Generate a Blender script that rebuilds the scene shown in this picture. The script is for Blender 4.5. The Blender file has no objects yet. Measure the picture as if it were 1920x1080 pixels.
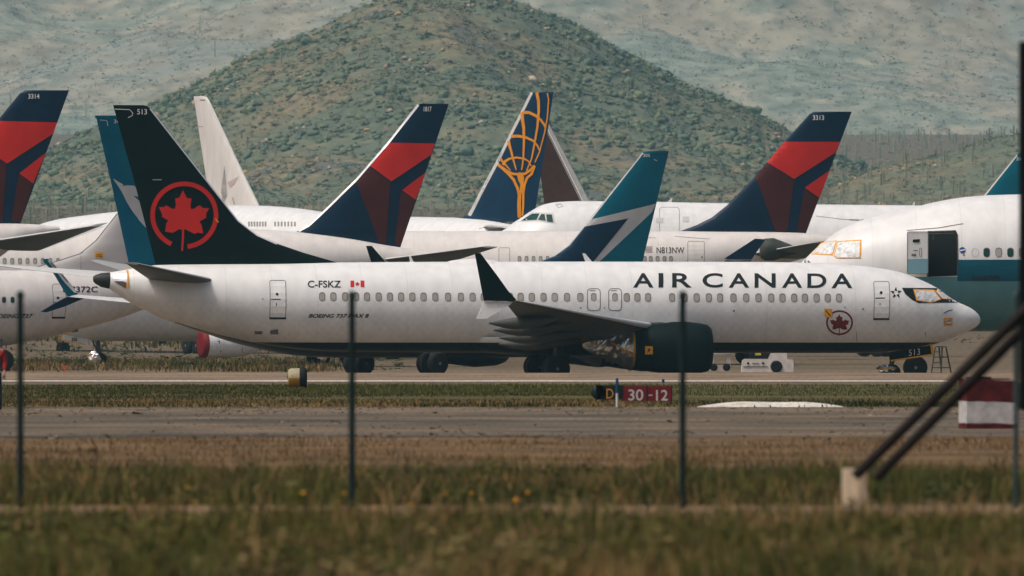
import bpy, bmesh, math, random
import numpy as np
from mathutils import Vector, Matrix, Euler
random.seed(7); rng = np.random.default_rng(7)
C = bpy.context.scene.collection
S = bpy.context.scene
R = math.radians

# ------------------------------------------------------------------ camera, sky, sun, exposure
F = 25200.0            # focal length in photo pixels (1920 wide): a long telephoto
CAM_H = 1.5
cam_d = bpy.data.cameras.new('camera'); cam = bpy.data.objects.new('camera', cam_d); C.objects.link(cam)
cam.location = (0, 0, CAM_H); cam.rotation_euler = (R(90) + math.atan(110 / F), 0, 0)
cam_d.sensor_width = 36; cam_d.lens = F / 1920 * 36
cam_d.clip_start = 1; cam_d.clip_end = 40000
cam_d.dof.use_dof = True; cam_d.dof.focus_distance = 596; cam_d.dof.aperture_fstop = 6.6
S.camera = cam
SUN_EL, SUN_AZ = 60, 243     # azimuth clockwise from +Y: behind the camera, a little to the left
w = bpy.data.worlds.new('World'); S.world = w; w.use_nodes = True
nt = w.node_tree; bg = nt.nodes['Background']
sky = nt.nodes.new('ShaderNodeTexSky'); sky.sky_type = 'NISHITA'; sky.sun_disc = False
sky.sun_elevation = R(SUN_EL); sky.sun_rotation = R(SUN_AZ); sky.dust_density = 7.0; sky.air_density = 0.75; sky.ozone_density = 0.6
nt.links.new(sky.outputs[0], bg.inputs[0]); bg.inputs[1].default_value = 0.13
sl = bpy.data.lights.new('sun', 'SUN'); sun = bpy.data.objects.new('sun', sl); C.objects.link(sun)
sl.energy = 1.9; sl.angle = R(9); sl.color = (1.0, 0.95, 0.88)
sd = Vector((math.sin(R(SUN_AZ)) * math.cos(R(SUN_EL)), math.cos(R(SUN_AZ)) * math.cos(R(SUN_EL)), math.sin(R(SUN_EL))))
sun.rotation_euler = sd.to_track_quat('Z', 'Y').to_euler(); sun.location = (0, 200, 300)
S.view_settings.view_transform = 'Standard'; S.view_settings.look = 'None'
S.view_settings.exposure = -0.12; S.view_settings.gamma = 1.0
S.cycles.max_bounces = 6; S.cycles.volume_bounces = 0; S.cycles.diffuse_bounces = 3; S.cycles.use_denoising = True

CM = Matrix.Translation(cam.location) @ cam.rotation_euler.to_matrix().to_4x4()
CR = CM.to_3x3()
def ray(px, py): return CR @ Vector(((px - 960) / F, (540 - py) / F, -1.0))
def Wp(px, py, D):
    r = ray(px, py); return Vector(cam.location) + r * (D / r.y)

# ------------------------------------------------------------------ numeric helpers
def pchip(xs, ys):
    xs = np.asarray(xs, float); ys = np.asarray(ys, float)
    o = np.argsort(xs); xs = xs[o]; ys = ys[o]
    h = np.diff(xs); d = np.diff(ys) / h; n = len(xs); m = np.zeros(n)
    for i in range(1, n - 1):
        if d[i-1] * d[i] > 0:
            w1 = 2*h[i] + h[i-1]; w2 = h[i] + 2*h[i-1]; m[i] = (w1 + w2) / (w1/d[i-1] + w2/d[i])
    m[0] = d[0]; m[-1] = d[-1]
    def f(x):
        x = np.clip(x, xs[0], xs[-1]); k = np.clip(np.searchsorted(xs, x) - 1, 0, n - 2)
        t = (x - xs[k]) / h[k]
        return ((1+2*t)*(1-t)**2*ys[k] + t*(1-t)**2*h[k]*m[k] + t*t*(3-2*t)*ys[k+1] + t*t*(t-1)*h[k]*m[k+1])
    return f
_lat = rng.random((256, 256))
def vnoise(x, y):
    xi = np.floor(x).astype(int); yi = np.floor(y).astype(int); fx = x - xi; fy = y - yi
    fx = fx*fx*(3-2*fx); fy = fy*fy*(3-2*fy)
    a = _lat[xi % 256, yi % 256]; b = _lat[(xi+1) % 256, yi % 256]; c = _lat[xi % 256, (yi+1) % 256]; d = _lat[(xi+1) % 256, (yi+1) % 256]
    return (a*(1-fx)+b*fx)*(1-fy) + (c*(1-fx)+d*fx)*fy
def fbm(x, y, o=4):
    s = 0; a = 0.5
    for k in range(o): s = s + a*vnoise(x*2**k + 17*k, y*2**k + 5*k); a *= 0.5
    return s
ZD = np.array([-200, 0, 120, 330, 470, 548, 566, 610, 800, 1000, 1500, 2200, 3150, 4200, 5200, 9000.])
ZZ = np.array([0, 0, 0.0, 0, .25, .434, .02, 0, .45, 1.0, 6, 16, 34, 58, 84, 200.])
def zg(d): return np.interp(d, ZD, ZZ)

# ------------------------------------------------------------------ materials
MATS = {}
def mat(name, col, rough=0.5, metal=0.0, var=0.0, scale=2.0, bump=0.0, spec=0.18, stretch=(1, 1, 1), detail=4.0):
    if name in MATS: return MATS[name]
    m = bpy.data.materials.new(name); m.use_nodes = True; n = m.node_tree.nodes; L = m.node_tree.links
    b = n['Principled BSDF']; b.inputs['Base Color'].default_value = (*col, 1); b.inputs['Roughness'].default_value = rough
    b.inputs['Metallic'].default_value = metal; b.inputs['Specular IOR Level'].default_value = spec
    tc = n.new('ShaderNodeTexCoord'); mp = n.new('ShaderNodeMapping'); mp.inputs['Scale'].default_value = stretch
    L.new(tc.outputs['Object'], mp.inputs[0])
    nz = n.new('ShaderNodeTexNoise'); nz.inputs['Scale'].default_value = scale; nz.inputs['Detail'].default_value = detail
    L.new(mp.outputs[0], nz.inputs['Vector'])
    if var > 0:
        mr = n.new('ShaderNodeMapRange'); mr.inputs['From Min'].default_value = .3; mr.inputs['From Max'].default_value = .7
        mr.inputs['To Min'].default_value = 1 - var; mr.inputs['To Max'].default_value = 1 + var
        L.new(nz.outputs[0], mr.inputs[0])
        mx = n.new('ShaderNodeMix'); mx.data_type = 'RGBA'; mx.blend_type = 'MULTIPLY'; mx.inputs[0].default_value = 1
        mx.inputs[6].default_value = (*col, 1); L.new(mr.outputs[0], mx.inputs[7]); L.new(mx.outputs[2], b.inputs['Base Color'])
    if bump > 0:
        bp = n.new('ShaderNodeBump'); bp.inputs['Strength'].default_value = bump; bp.inputs['Distance'].default_value = .1
        L.new(nz.outputs[0], bp.inputs['Height']); L.new(bp.outputs[0], b.inputs['Normal'])
    MATS[name] = m; return m

def body_paint(name, col, belly=None, zline=0.0, xlim=None, dirt=0.14, panel=1.0):
    """aircraft paint: slightly streaked, dusty, faint panel joints; a second colour below the line z = zline"""
    m = bpy.data.materials.new(name); m.use_nodes = True; n = m.node_tree.nodes; L = m.node_tree.links
    b = n['Principled BSDF']; b.inputs['Roughness'].default_value = .38
    tc = n.new('ShaderNodeTexCoord'); sp = n.new('ShaderNodeSeparateXYZ'); L.new(tc.outputs['Object'], sp.inputs[0])
    mp = n.new('ShaderNodeMapping'); mp.inputs['Scale'].default_value = (1.4, 1.4, .35); L.new(tc.outputs['Object'], mp.inputs[0])
    nz = n.new('ShaderNodeTexNoise'); nz.inputs['Scale'].default_value = 1.3; nz.inputs['Detail'].default_value = 6; L.new(mp.outputs[0], nz.inputs['Vector'])
    mr = n.new('ShaderNodeMapRange'); mr.inputs[1].default_value = .3; mr.inputs[2].default_value = .7
    mr.inputs[3].default_value = 1 - dirt; mr.inputs[4].default_value = 1.0; L.new(nz.outputs[0], mr.inputs[0])
    # panel joints every `panel` metres along the body
    md = n.new('ShaderNodeMath'); md.operation = 'PINGPONG'; md.inputs[1].default_value = panel; L.new(sp.outputs[0], md.inputs[0])
    lt = n.new('ShaderNodeMath'); lt.operation = 'LESS_THAN'; lt.inputs[1].default_value = .022; L.new(md.outputs[0], lt.inputs[0])
    sc = n.new('ShaderNodeMath'); sc.operation = 'MULTIPLY_ADD'; sc.inputs[1].default_value = -.08; sc.inputs[2].default_value = 1.0; L.new(lt.outputs[0], sc.inputs[0])
    mu = n.new('ShaderNodeMath'); mu.operation = 'MULTIPLY'; L.new(mr.outputs[0], mu.inputs[0]); L.new(sc.outputs[0], mu.inputs[1])
    base = n.new('ShaderNodeMix'); base.data_type = 'RGBA'; base.inputs[6].default_value = (*col, 1); base.inputs[7].default_value = (*(belly or col), 1)
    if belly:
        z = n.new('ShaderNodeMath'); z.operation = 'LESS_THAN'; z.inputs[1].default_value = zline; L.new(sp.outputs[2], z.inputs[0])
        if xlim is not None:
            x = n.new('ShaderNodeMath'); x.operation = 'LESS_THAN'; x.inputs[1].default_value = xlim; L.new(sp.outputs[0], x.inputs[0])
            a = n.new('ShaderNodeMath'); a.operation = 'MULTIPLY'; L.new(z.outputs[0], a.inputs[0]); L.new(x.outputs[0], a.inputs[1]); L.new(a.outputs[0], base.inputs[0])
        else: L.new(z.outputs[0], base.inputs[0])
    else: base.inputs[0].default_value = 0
    fx = n.new('ShaderNodeMix'); fx.data_type = 'RGBA'; fx.blend_type = 'MULTIPLY'; fx.inputs[0].default_value = 1
    L.new(base.outputs[2], fx.inputs[6]); L.new(mu.outputs[0], fx.inputs[7]); L.new(fx.outputs[2], b.inputs['Base Color'])
    return m

WHITE = (.78, .775, .755); BLACK = (.0025, .009, .009); NAVY = (.002, .017, .042)
M_white = body_paint('white_paint', WHITE)
M_cream = body_paint('aged_white_paint', (.74, .695, .65))
M_black = mat('black_paint', BLACK, .6, spec=.08, var=.15, scale=1.5)
M_navy = mat('navy_paint', NAVY, .4, var=.15, scale=.8)
M_red = mat('red_paint', (.55, .018, .012), .42, var=.10, scale=.8)
M_maroon = mat('dark_red_paint', (.060, .010, .009), .42, var=.12, scale=.8)
M_leaf = mat('leaf_red_paint', (.52, .020, .014), .42, var=.08, scale=.8)
M_leaf_dark = mat('deep_red_paint', (.17, .012, .014), .42, var=.08, scale=.8)
M_teal = mat('teal_paint', (.0008, .13, .19), .42, var=.08, scale=.8)
M_teal_blue = mat('blue_teal_paint', (.001, .12, .20), .42, var=.08, scale=.8)
M_stripe = mat('pale_grey_paint', (.55, .54, .52), .42, var=.06)
M_wj_navy = mat('ink_blue_paint', (.007, .028, .060), .42, var=.1, scale=.8)
M_atlas = mat('deep_blue_paint', (.003, .027, .064), .40, var=.18, scale=.7)
M_gold = mat('gold_paint', (.66, .25, .014), .45, var=.1)
M_brown = mat('brown_paint', (.045, .020, .015), .42, var=.15)
M_grey = mat('grey_metal', (.33, .33, .32), .45, .0, var=.12)
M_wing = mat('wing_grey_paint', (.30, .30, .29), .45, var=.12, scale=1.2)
M_under = mat('wing_underside_shaded_grey', (.075, .08, .074), .5, var=.15, scale=1.2)  # far darker than the wing tops: shade below the wings mixed into the grey
M_alu = mat('polished_leading_edge', (.75, .75, .74), .3, .4)
M_dark = mat('dark_rubber', (.011, .013, .013), .75, var=.2, scale=6)
M_rim = mat('wheel_rim_grey', (.20, .21, .21), .5, .2)
M_strut = mat('gear_strut_grey', (.10, .105, .10), .5, .2)
M_shade = mat('window_shade_grey', (.36, .335, .295), .6, var=.12, scale=3)
M_ring = mat('window_surround', (.17, .16, .145), .55)
M_line = mat('door_outline_grey', (.16, .155, .145), .55)
M_text = mat('black_lettering', (.010, .016, .016), .5)
M_wtext = mat('white_lettering', (.70, .70, .68), .5)
M_tape = mat('orange_tape', (.80, .36, .02), .55, var=.2, scale=9)
M_foil = mat('crumpled_foil', (.85, .84, .82), .30, 1.0, var=.1, scale=2.5, bump=.35, detail=3)
M_pfoil = mat('white_foil_sheet', (.66, .66, .66), .45, .05, var=.25, scale=6, bump=.6)
M_glass = mat('cockpit_glass', (.012, .05, .045), .12, var=.3, scale=4)
M_hole = mat('unlit_cabin_black', (.004, .006, .006), .8)

# ------------------------------------------------------------------ mesh builder
class MB:
    def __init__(s): s.v = []; s.f = []; s.m = []; s.s = []
    def add(s, v, f, m=0, smooth=True):
        o = len(s.v); s.v += [tuple(x) for x in v]; s.f += [tuple(i + o for i in q) for q in f]
        s.m += [m] * len(f) if isinstance(m, int) else list(m); s.s += [smooth] * len(f); return s
    def box(s, c, d, m=0, rot=None, taper=1.0):
        hx, hy, hz = d[0]/2, d[1]/2, d[2]/2
        v = [Vector((x*hx*(taper if z > 0 else 1), y*hy*(taper if z > 0 else 1), z*hz)) for x in (-1, 1) for y in (-1, 1) for z in (-1, 1)]
        if rot is not None: v = [rot @ q for q in v]
        v = [q + Vector(c) for q in v]
        return s.add(v, [(0,1,3,2), (4,6,7,5), (0,4,5,1), (2,3,7,6), (0,2,6,4), (1,5,7,3)], m, False)
    def tube(s, a, b, r0, r1=None, n=12, m=0):
        a = Vector(a); b = Vector(b); r1 = r0 if r1 is None else r1; d = (b - a).normalized()
        u = d.orthogonal().normalized(); w_ = d.cross(u); v = []
        for k in range(n):
            t = 2*math.pi*k/n; q = u*math.cos(t) + w_*math.sin(t); v += [a + q*r0, b + q*r1]
        s.add(v, [(2*k, 2*((k+1) % n), 2*((k+1) % n)+1, 2*k+1) for k in range(n)], m, True)
        s.add([a + (u*math.cos(2*math.pi*k/n) + w_*math.sin(2*math.pi*k/n))*r0 for k in range(n)], [tuple(range(n))], m, False)
        s.add([b + (u*math.cos(2*math.pi*k/n) + w_*math.sin(2*math.pi*k/n))*r1 for k in range(n)], [tuple(range(n))[::-1]], m, False)
        return s
    def lathe(s, prof, c, axis='x', n=32, m=0, cap=True, ms=None):
        """prof: (offset along axis, radius[, centre dz])"""
        v = []
        for q in prof:
            a, r = q[0], q[1]; dz = q[2] if len(q) > 2 else 0
            for k in range(n):
                t = 2*math.pi*k/n; p, z = r*math.cos(t), r*math.sin(t) + dz
                v.append((c[0]+a, c[1]+p, c[2]+z) if axis == 'x' else (c[0]+p, c[1]+a, c[2]+z) if axis == 'y' else (c[0]+p, c[1]+z, c[2]+a))
        f = []; mm = []
        for j in range(len(prof)-1):
            for k in range(n):
                f.append((j*n+k, j*n+(k+1) % n, (j+1)*n+(k+1) % n, (j+1)*n+k)); mm.append(ms[j] if ms else m)
        s.add(v, f, mm, True)
        if cap:
            s.add(v[:n], [tuple(range(n))], ms[0] if ms else m, False); s.add(v[-n:], [tuple(range(n))], ms[-1] if ms else m, False)
        return s
    def loft(s, secs, n=12, m=0, under=None):
        """secs: (leading edge point, trailing edge point, unit normal, max thickness)"""
        fr = [(1-math.cos(math.pi*i/n))/2 for i in range(n+1)]
        ring = [(f, 1) for f in fr] + [(f, -1) for f in fr[-2:0:-1]]; k = len(ring); v = []
        for le, te, nv, th in secs:
            le = Vector(le); te = Vector(te); nv = Vector(nv)
            for f, sg in ring:
                h = 5*(.2969*math.sqrt(f)-.126*f-.3516*f*f+.2843*f**3-.1036*f**4)*th
                v.append(le + (te-le)*f + nv*(sg*h + .002*sg))
        f = []; mm = []
        for j in range(len(secs)-1):
            for i in range(k):
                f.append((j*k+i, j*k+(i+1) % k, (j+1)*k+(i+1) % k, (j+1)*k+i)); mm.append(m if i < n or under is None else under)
        s.add(v, f, mm, True)
        s.add(v[:k], [tuple(range(k))], m, False); s.add(v[-k:], [tuple(range(k))], m, False); return s
    def build(s, name, mats, parent=None, label=None):
        me = bpy.data.meshes.new(name); me.from_pydata([tuple(x) for x in s.v], [], s.f); me.update()
        if not isinstance(mats, (list, tuple)): mats = [mats]
        for q in mats: me.materials.append(q)
        me.polygons.foreach_set('material_index', s.m); me.polygons.foreach_set('use_smooth', s.s)
        o = bpy.data.objects.new(name, me); C.objects.link(o)
        if parent: o.parent = parent
        if label: o['label'] = label
        return o
def tag(o, label=None, cat=None, group=None, kind=None):
    if label: o['label'] = label
    if cat: o['category'] = cat
    if group: o['group'] = group
    if kind: o['kind'] = kind
    return o
def thing(name, label, cat, loc, rot=(0, 0, 0), group=None):
    o = bpy.data.objects.new(name, None); C.objects.link(o); o.location = loc; o.rotation_euler = rot; o.empty_display_size = 1
    return tag(o, label, cat, group)
def copy_part(o, parent, dloc):
    c = o.copy(); C.objects.link(c); c.parent = parent; c.location = o.location + Vector(dloc)
    for ch in o.children:
        d = ch.copy(); C.objects.link(d); d.parent = c
    return c

# flat outlines in photo pixels -> (verts2d, faces)
def poly2(pts): return [tuple(p) for p in pts], [tuple(range(len(pts)))]
def merge2(*parts):
    v = []; f = []
    for pv, pf in parts:
        o = len(v); v += pv; f += [tuple(i+o for i in q) for q in pf]
    return v, f
def ring2(cx, cy, rx, ry, wd, n=56, a0=0, a1=360):
    v = []; f = []
    k = n if a1-a0 >= 360 else n
    for i in range(k+1):
        t = R(a0 + (a1-a0)*i/k); v += [(cx+rx*math.cos(t), cy+ry*math.sin(t)), (cx+(rx-wd)*math.cos(t), cy+(ry-wd)*math.sin(t))]
    return v, [(2*i, 2*i+1, 2*i+3, 2*i+2) for i in range(k)]
def stroke2(pts, w0, w1=None):
    """ribbon along a polyline"""
    w1 = w0 if w1 is None else w1; v = []; n = len(pts)
    for i, p in enumerate(pts):
        a = pts[max(i-1, 0)]; b = pts[min(i+1, n-1)]; dx, dy = b[0]-a[0], b[1]-a[1]; l = math.hypot(dx, dy) or 1
        ww = (w0 + (w1-w0)*i/(n-1))/2; v += [(p[0]-dy/l*ww, p[1]+dx/l*ww), (p[0]+dy/l*ww, p[1]-dx/l*ww)]
    return v, [(2*i, 2*i+1, 2*i+3, 2*i+2) for i in range(n-1)]
def rrect(cx, cy, w_, h_, r, n=4):
    p = []
    for sx, sy, a in ((1, 1, 0), (-1, 1, 90), (-1, -1, 180), (1, -1, 270)):
        for i in range(n+1):
            t = R(a + 90*i/n); p.append((cx+sx*(w_/2-r)+r*math.cos(t), cy+sy*(h_/2-r)+r*math.sin(t)))
    return p
def frame2(cx, cy, w_, h_, r, wd):
    a = rrect(cx, cy, w_, h_, r); b = rrect(cx, cy, w_-2*wd, h_-2*wd, max(r-wd, .3)); n = len(a)
    return a+b, [(i, (i+1) % n, n+(i+1) % n, n+i) for i in range(n)]
def text2(s, x0, x1, yt, yb, bold=0.0, shear=0.0, sp=1.0, skew_y=0.0):
    cu = bpy.data.curves.new('t', 'FONT'); cu.body = s; cu.offset = bold; cu.shear = shear; cu.space_character = sp; cu.resolution_u = 5
    o = bpy.data.objects.new('t', cu); C.objects.link(o); bpy.context.view_layer.update()
    me = bpy.data.meshes.new_from_object(o.evaluated_get(bpy.context.evaluated_depsgraph_get()))
    v = np.array([tuple(q.co)[:2] for q in me.vertices]); f = [tuple(p.vertices) for p in me.polygons]
    bpy.data.objects.remove(o); bpy.data.curves.remove(cu); bpy.data.meshes.remove(me)
    mn = v.min(0); mx = v.max(0); u = (v-mn)/(mx-mn)
    X = x0 + u[:, 0]*(x1-x0); Y = yb + u[:, 1]*(yt-yb) + skew_y*(X-x0)
    return list(zip(X.tolist(), Y.tolist())), f
LEAF = [(488,190),(535,285),(552,300),(605,300),(590,415),(605,447),(640,440),(690,405),(720,395),(752,428),(845,437),(803,500),(803,565),(712,612),(745,670),(762,775),(690,762),(645,780),(515,715),(505,722),(505,830),(490,1010),(465,1010),(475,830),(478,725),(440,715),(355,765),(250,752),(262,645),(290,600),(205,548),(210,520),(165,420),(235,418),(265,395),(340,440),(378,442),(395,400),(385,300),(430,298),(450,275)]
def leaf2(cx, cy, sx, sy): return poly2([(cx+(x-508)*sx, cy+(y-530)*sy) for x, y in LEAF])

# ------------------------------------------------------------------ airliners
PLANES = 'airliners parked in storage rows'
class Plane:
    def __init__(s, label, px, D, yaw, left, roll=0.0, z=None):
        X = (px-960)*D/F; z = float(zg(D)) if z is None else z
        s.rot = Euler((R(roll), 0, R(yaw) + (math.pi if left else 0)))
        s.root = thing('airliner', label, 'airliner', (X, D, z), s.rot, PLANES)
        s.M = Matrix.Translation((X, D, z)) @ s.rot.to_matrix().to_4x4(); s.I = s.M.inverted(); s.I3 = s.I.to_3x3()
        s.ns = 1 if left else -1; s.o = s.I @ Vector(cam.location)
    def P(s, px, py, ly):
        d = s.I3 @ ray(px, py); t = (ly - s.o.y)/d.y; q = s.o + d*t; return Vector((q.x, ly, q.z))
    def fuselage(s, top, bot, nose, tail_r=None, mats=M_white, wk=.985, R_max=None, n=110, seg=56, flat_tail=True):
        """top/bot: photo-pixel outlines of crown and keel; nose: tip pixel"""
        T = [s.P(x, y, 0) for x, y in top]; B = [s.P(x, y, 0) for x, y in bot]; N = s.P(*nose, 0); s.nose = N
        xmin = max(min(p.x for p in T), min(p.x for p in B)); s.xmin = xmin
        u = lambda x: np.sqrt(np.maximum(N.x - x, 0))
        ft = pchip([0]+[float(u(p.x)) for p in T], [N.z]+[p.z for p in T]); fb = pchip([0]+[float(u(p.x)) for p in B], [N.z]+[p.z for p in B])
        s.top = lambda x: ft(u(x)); s.bot = lambda x: fb(u(x))
        us = np.linspace(.02, float(u(xmin)), n); xs = N.x - us**2
        zt = s.top(xs); zb = s.bot(xs); rz = np.maximum((zt-zb)/2, .004); zc = (zt+zb)/2
        s.wk = wk; s.R_max = R_max
        ry = rz*wk if R_max is None else np.minimum(rz*wk, R_max)
        mb = MB(); v = []
        for i in range(n):
            for k in range(seg):
                t = 2*math.pi*k/seg; v.append((xs[i], ry[i]*math.cos(t), zc[i]+rz[i]*math.sin(t)))
        f = [(i*seg+k, i*seg+(k+1) % seg, (i+1)*seg+(k+1) % seg, (i+1)*seg+k) for i in range(n-1) for k in range(seg)]
        mb.add(v, f, 0, True); mb.add(v[:seg], [tuple(range(seg))], 0, True); mb.add(v[-seg:], [tuple(range(seg))], 0, False)
        s.body = mb.build('fuselage', mats, s.root); return s.body
    def half(s, x, z):
        zt, zb = float(s.top(x)), float(s.bot(x)); rz = max((zt-zb)/2, .004); r = rz*s.wk if s.R_max is None else min(rz*s.wk, s.R_max)
        q = (z-(zt+zb)/2)/rz; return r*math.sqrt(max(1-q*q, 0))
    def fin(s, le, te, mats=M_white, tk=.05, tmax=.27, name='tail_fin', nz=44, nc=22):
        """le/te: outlines in pixels, top to bottom"""
        L_ = sorted([(p.z, p.x) for p in (s.P(x, y, 0) for x, y in le)]); T_ = sorted([(p.z, p.x) for p in (s.P(x, y, 0) for x, y in te)])
        z0 = min(L_[0][0], T_[0][0]); z1 = min(L_[-1][0], T_[-1][0])
        lz, lx = zip(*L_); tz, tx = zip(*T_)
        s.fLE = lambda z: float(np.interp(z, lz, lx)); s.fTE = lambda z: float(np.interp(z, tz, tx)); s.fz = (z0, z1)
        def half(x, z):
            a, b = s.fLE(z), s.fTE(z); c = max(abs(a-b), .01); q = min(max((a-x)/(a-b) if a != b else 0, 0), 1)
            return min(tk*c, tmax)*2*5*(.2969*math.sqrt(q)-.126*q-.3516*q*q+.2843*q**3-.1036*q**4)*1.0 + .004
        s.fhalf = half
        zs = sorted(set(np.linspace(z0, z1, nz).tolist() + [z for z in lz+tz if z0 < z < z1]))
        cs = [(1-math.cos(math.pi*i/nc))/2 for i in range(nc+1)]
        mb = MB()
        for sg in (-1, 1):
            v = []
            for z in zs:
                a, b = s.fLE(z), s.fTE(z)
                for c in cs: x = a+(b-a)*c; v.append((x, sg*half(x, z), z))
            k = nc+1
            mb.add(v, [(j*k+i, j*k+i+1, (j+1)*k+i+1, (j+1)*k+i)[::sg] for j in range(len(zs)-1) for i in range(nc)], 0, True)
        a, b = s.fLE(z1), s.fTE(z1); r = [(a+(b-a)*c, half(a+(b-a)*c, z1), z1) for c in cs]
        mb.add(r + [(x, -y, z) for x, y, z in r[::-1]], [tuple(range(2*len(r)))], 0, False)
        s.fin_mb = mb; s.fin_mats = mats if isinstance(mats, list) else [mats]; return mb
    def drape(s, mb, flat, surf, m=0, off=.012, cell=.35, y0=None, side=None, smooth=False):
        side = s.ns if side is None else side; y0 = .1 if y0 is None else y0
        bm = bmesh.new(); vs = []
        for px, py in flat[0]:
            q = s.P(px, py, side*y0)
            for _ in range(2): q = s.P(px, py, side*surf(q.x, q.z))
            vs.append(bm.verts.new((q.x, 0, q.z)))
        for f in flat[1]:
            try: bm.faces.new([vs[i] for i in f])
            except ValueError: pass
        bm.normal_update(); bmesh.ops.triangulate(bm, faces=bm.faces[:], ngon_method='EAR_CLIP')
        if cell:
            for ax, no in ((0, (1, 0, 0)), (2, (0, 0, 1))):
                lo = min(v.co[ax] for v in bm.verts); hi = max(v.co[ax] for v in bm.verts)
                k = math.ceil(lo/cell)
                while k*cell < hi:
                    co = [0, 0, 0]; co[ax] = k*cell
                    bmesh.ops.bisect_plane(bm, geom=bm.verts[:]+bm.edges[:]+bm.faces[:], plane_co=co, plane_no=no, dist=1e-5); k += 1
        bm.verts.ensure_lookup_table(); bm.verts.index_update()
        v = [(q.co.x, side*(surf(q.co.x, q.co.z)+off), q.co.z) for q in bm.verts]
        f = [tuple(q.index for q in fc.verts) for fc in bm.faces]; bm.free()
        mb.add(v, f, m, smooth); return mb
    def paint_fin(s, flat, m_, off=.012, cell=.4):
        off *= 1.6
        if m_ not in s.fin_mats: s.fin_mats.append(m_)
        s.drape(s.fin_mb, flat, s.fhalf, s.fin_mats.index(m_), off, cell)
    def fin_done(s, label=None):
        s.fin_o = s.fin_mb.build('tail_fin', s.fin_mats, s.root, label); return s.fin_o
    def sub(s, name, flats, mats, surf=None, parent=None, off=.016, cell=.25, label=None, y0=1.8):
        mb = MB()
        for i, fl in enumerate(flats): s.drape(mb, fl, surf or s.half, i, off + .004*i, cell, y0)
        return mb.build(name, mats, parent or s.body, label)
    def window(s, x, y, w_, h_, mats=None, r=None, parent=None):
        r = min(w_, h_)*.42 if r is None else r
        mb = MB(); s.drape(mb, poly2(rrect(x, y, w_, h_, r)), s.half, 0, .010, None, 1.8)
        s.drape(mb, poly2(rrect(x-.2, y+.7, w_-2.2, h_-2.6, r*.8)), s.half, 1, .016, None, 1.8)
        return mb.build('window', mats or [M_ring, M_shade], parent or s.root)
    def door(s, x0, y0_, x1, y1, r=3, wd=1.2, sill=True, extra=(), skin=None, ly=1.8):
        cx, cy, w_, h_ = (x0+x1)/2, (y0_+y1)/2, x1-x0, y1-y0_
        mb = MB(); s.drape(mb, poly2(rrect(cx, cy, w_, h_, r)), s.half, 0, .006, .3, ly)
        s.drape(mb, frame2(cx, cy, w_, h_, r, wd), s.half, 1, .011, .3, ly)
        if sill: s.drape(mb, poly2([(x0, y1-2), (x1, y1-2), (x1, y1+1.5), (x0, y1+1.5)]), s.half, 2, .02, .3, ly)
        for fl in extra: s.drape(mb, fl, s.half, 2, .014, None, ly)
        return mb.build('door', [skin or M_white, M_line, M_text], s.root)
    def plate(s, name, px_poly, ly, th, mats, cant=0.0, parent=None, mb=None, m=0, build=True):
        mb = mb or MB(); pts = [s.P(x, y, ly) for x, y in px_poly]; z0 = min(p.z for p in pts); n = len(pts)
        v = [(p.x, ly+cant*(p.z-z0)-th, p.z) for p in pts] + [(p.x, ly+cant*(p.z-z0)+th, p.z) for p in pts]
        mb.add(v, [tuple(range(n)), tuple(range(2*n-1, n-1, -1))] + [(i, (i+1) % n, n+(i+1) % n, n+i) for i in range(n)], m, False)
        return mb.build(name, mats, parent or s.root) if build else mb
    def wing(s, secs, mats=None, name='wing', n=12, tc=.10):
        """secs: (y, xLE, zLE, xTE, zTE)"""
        mb = MB(); q = []
        for y, xl, zl, xt, zt in secs:
            c = abs(xl-xt); q.append(((xl, y, zl), (xt, y, zt), (0, 0, 1), c*tc))
        mb.loft(q, n, 0, 1)
        return mb.build(name, mats or [M_wing, M_under], s.root)
    def wheel_set(s, name, x, y, ztop, r, n=2, dx=0, gap=.42, mats=None, wrap=None):
        M_r = M_rim
        mb = MB(); mb.tube((x, y, ztop), (x, y, r), .13, .09, 14); mb.tube((x, y-gap, r), (x, y+gap, r), .07, .07, 10)
        mb.tube((x+.55, y, ztop-.1), (x, y, r+.35), .05, .05, 8)
        g = mb.build(name, M_strut, s.root)
        for k in ([0] if not dx else [-dx/2, dx/2]):
            for yy in (y-gap, y+gap):
                wb = MB(); w_ = r*.34
                wb.lathe([(-w_, r*.5), (-w_, r*.78), (-w_*.75, r*.96), (-w_*.3, r), (w_*.3, r), (w_*.75, r*.96), (w_, r*.78), (w_, r*.5)], (x+k, yy, r), 'y', 32)
                o = wb.build('wheel', M_dark if not wrap else wrap, g)
                hb = MB(); hb.lathe([(-w_*.92, r*.52), (-w_*.7, r*.3), (-w_*1.02, r*.12)], (x+k, yy, r), 'y', 20); hb.lathe([(w_*.92, r*.52), (w_*.7, r*.3), (w_*1.02, r*.12)], (x+k, yy, r), 'y', 20)
                hb.build('rim', M_rim if not wrap else wrap, g)
        return g
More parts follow.
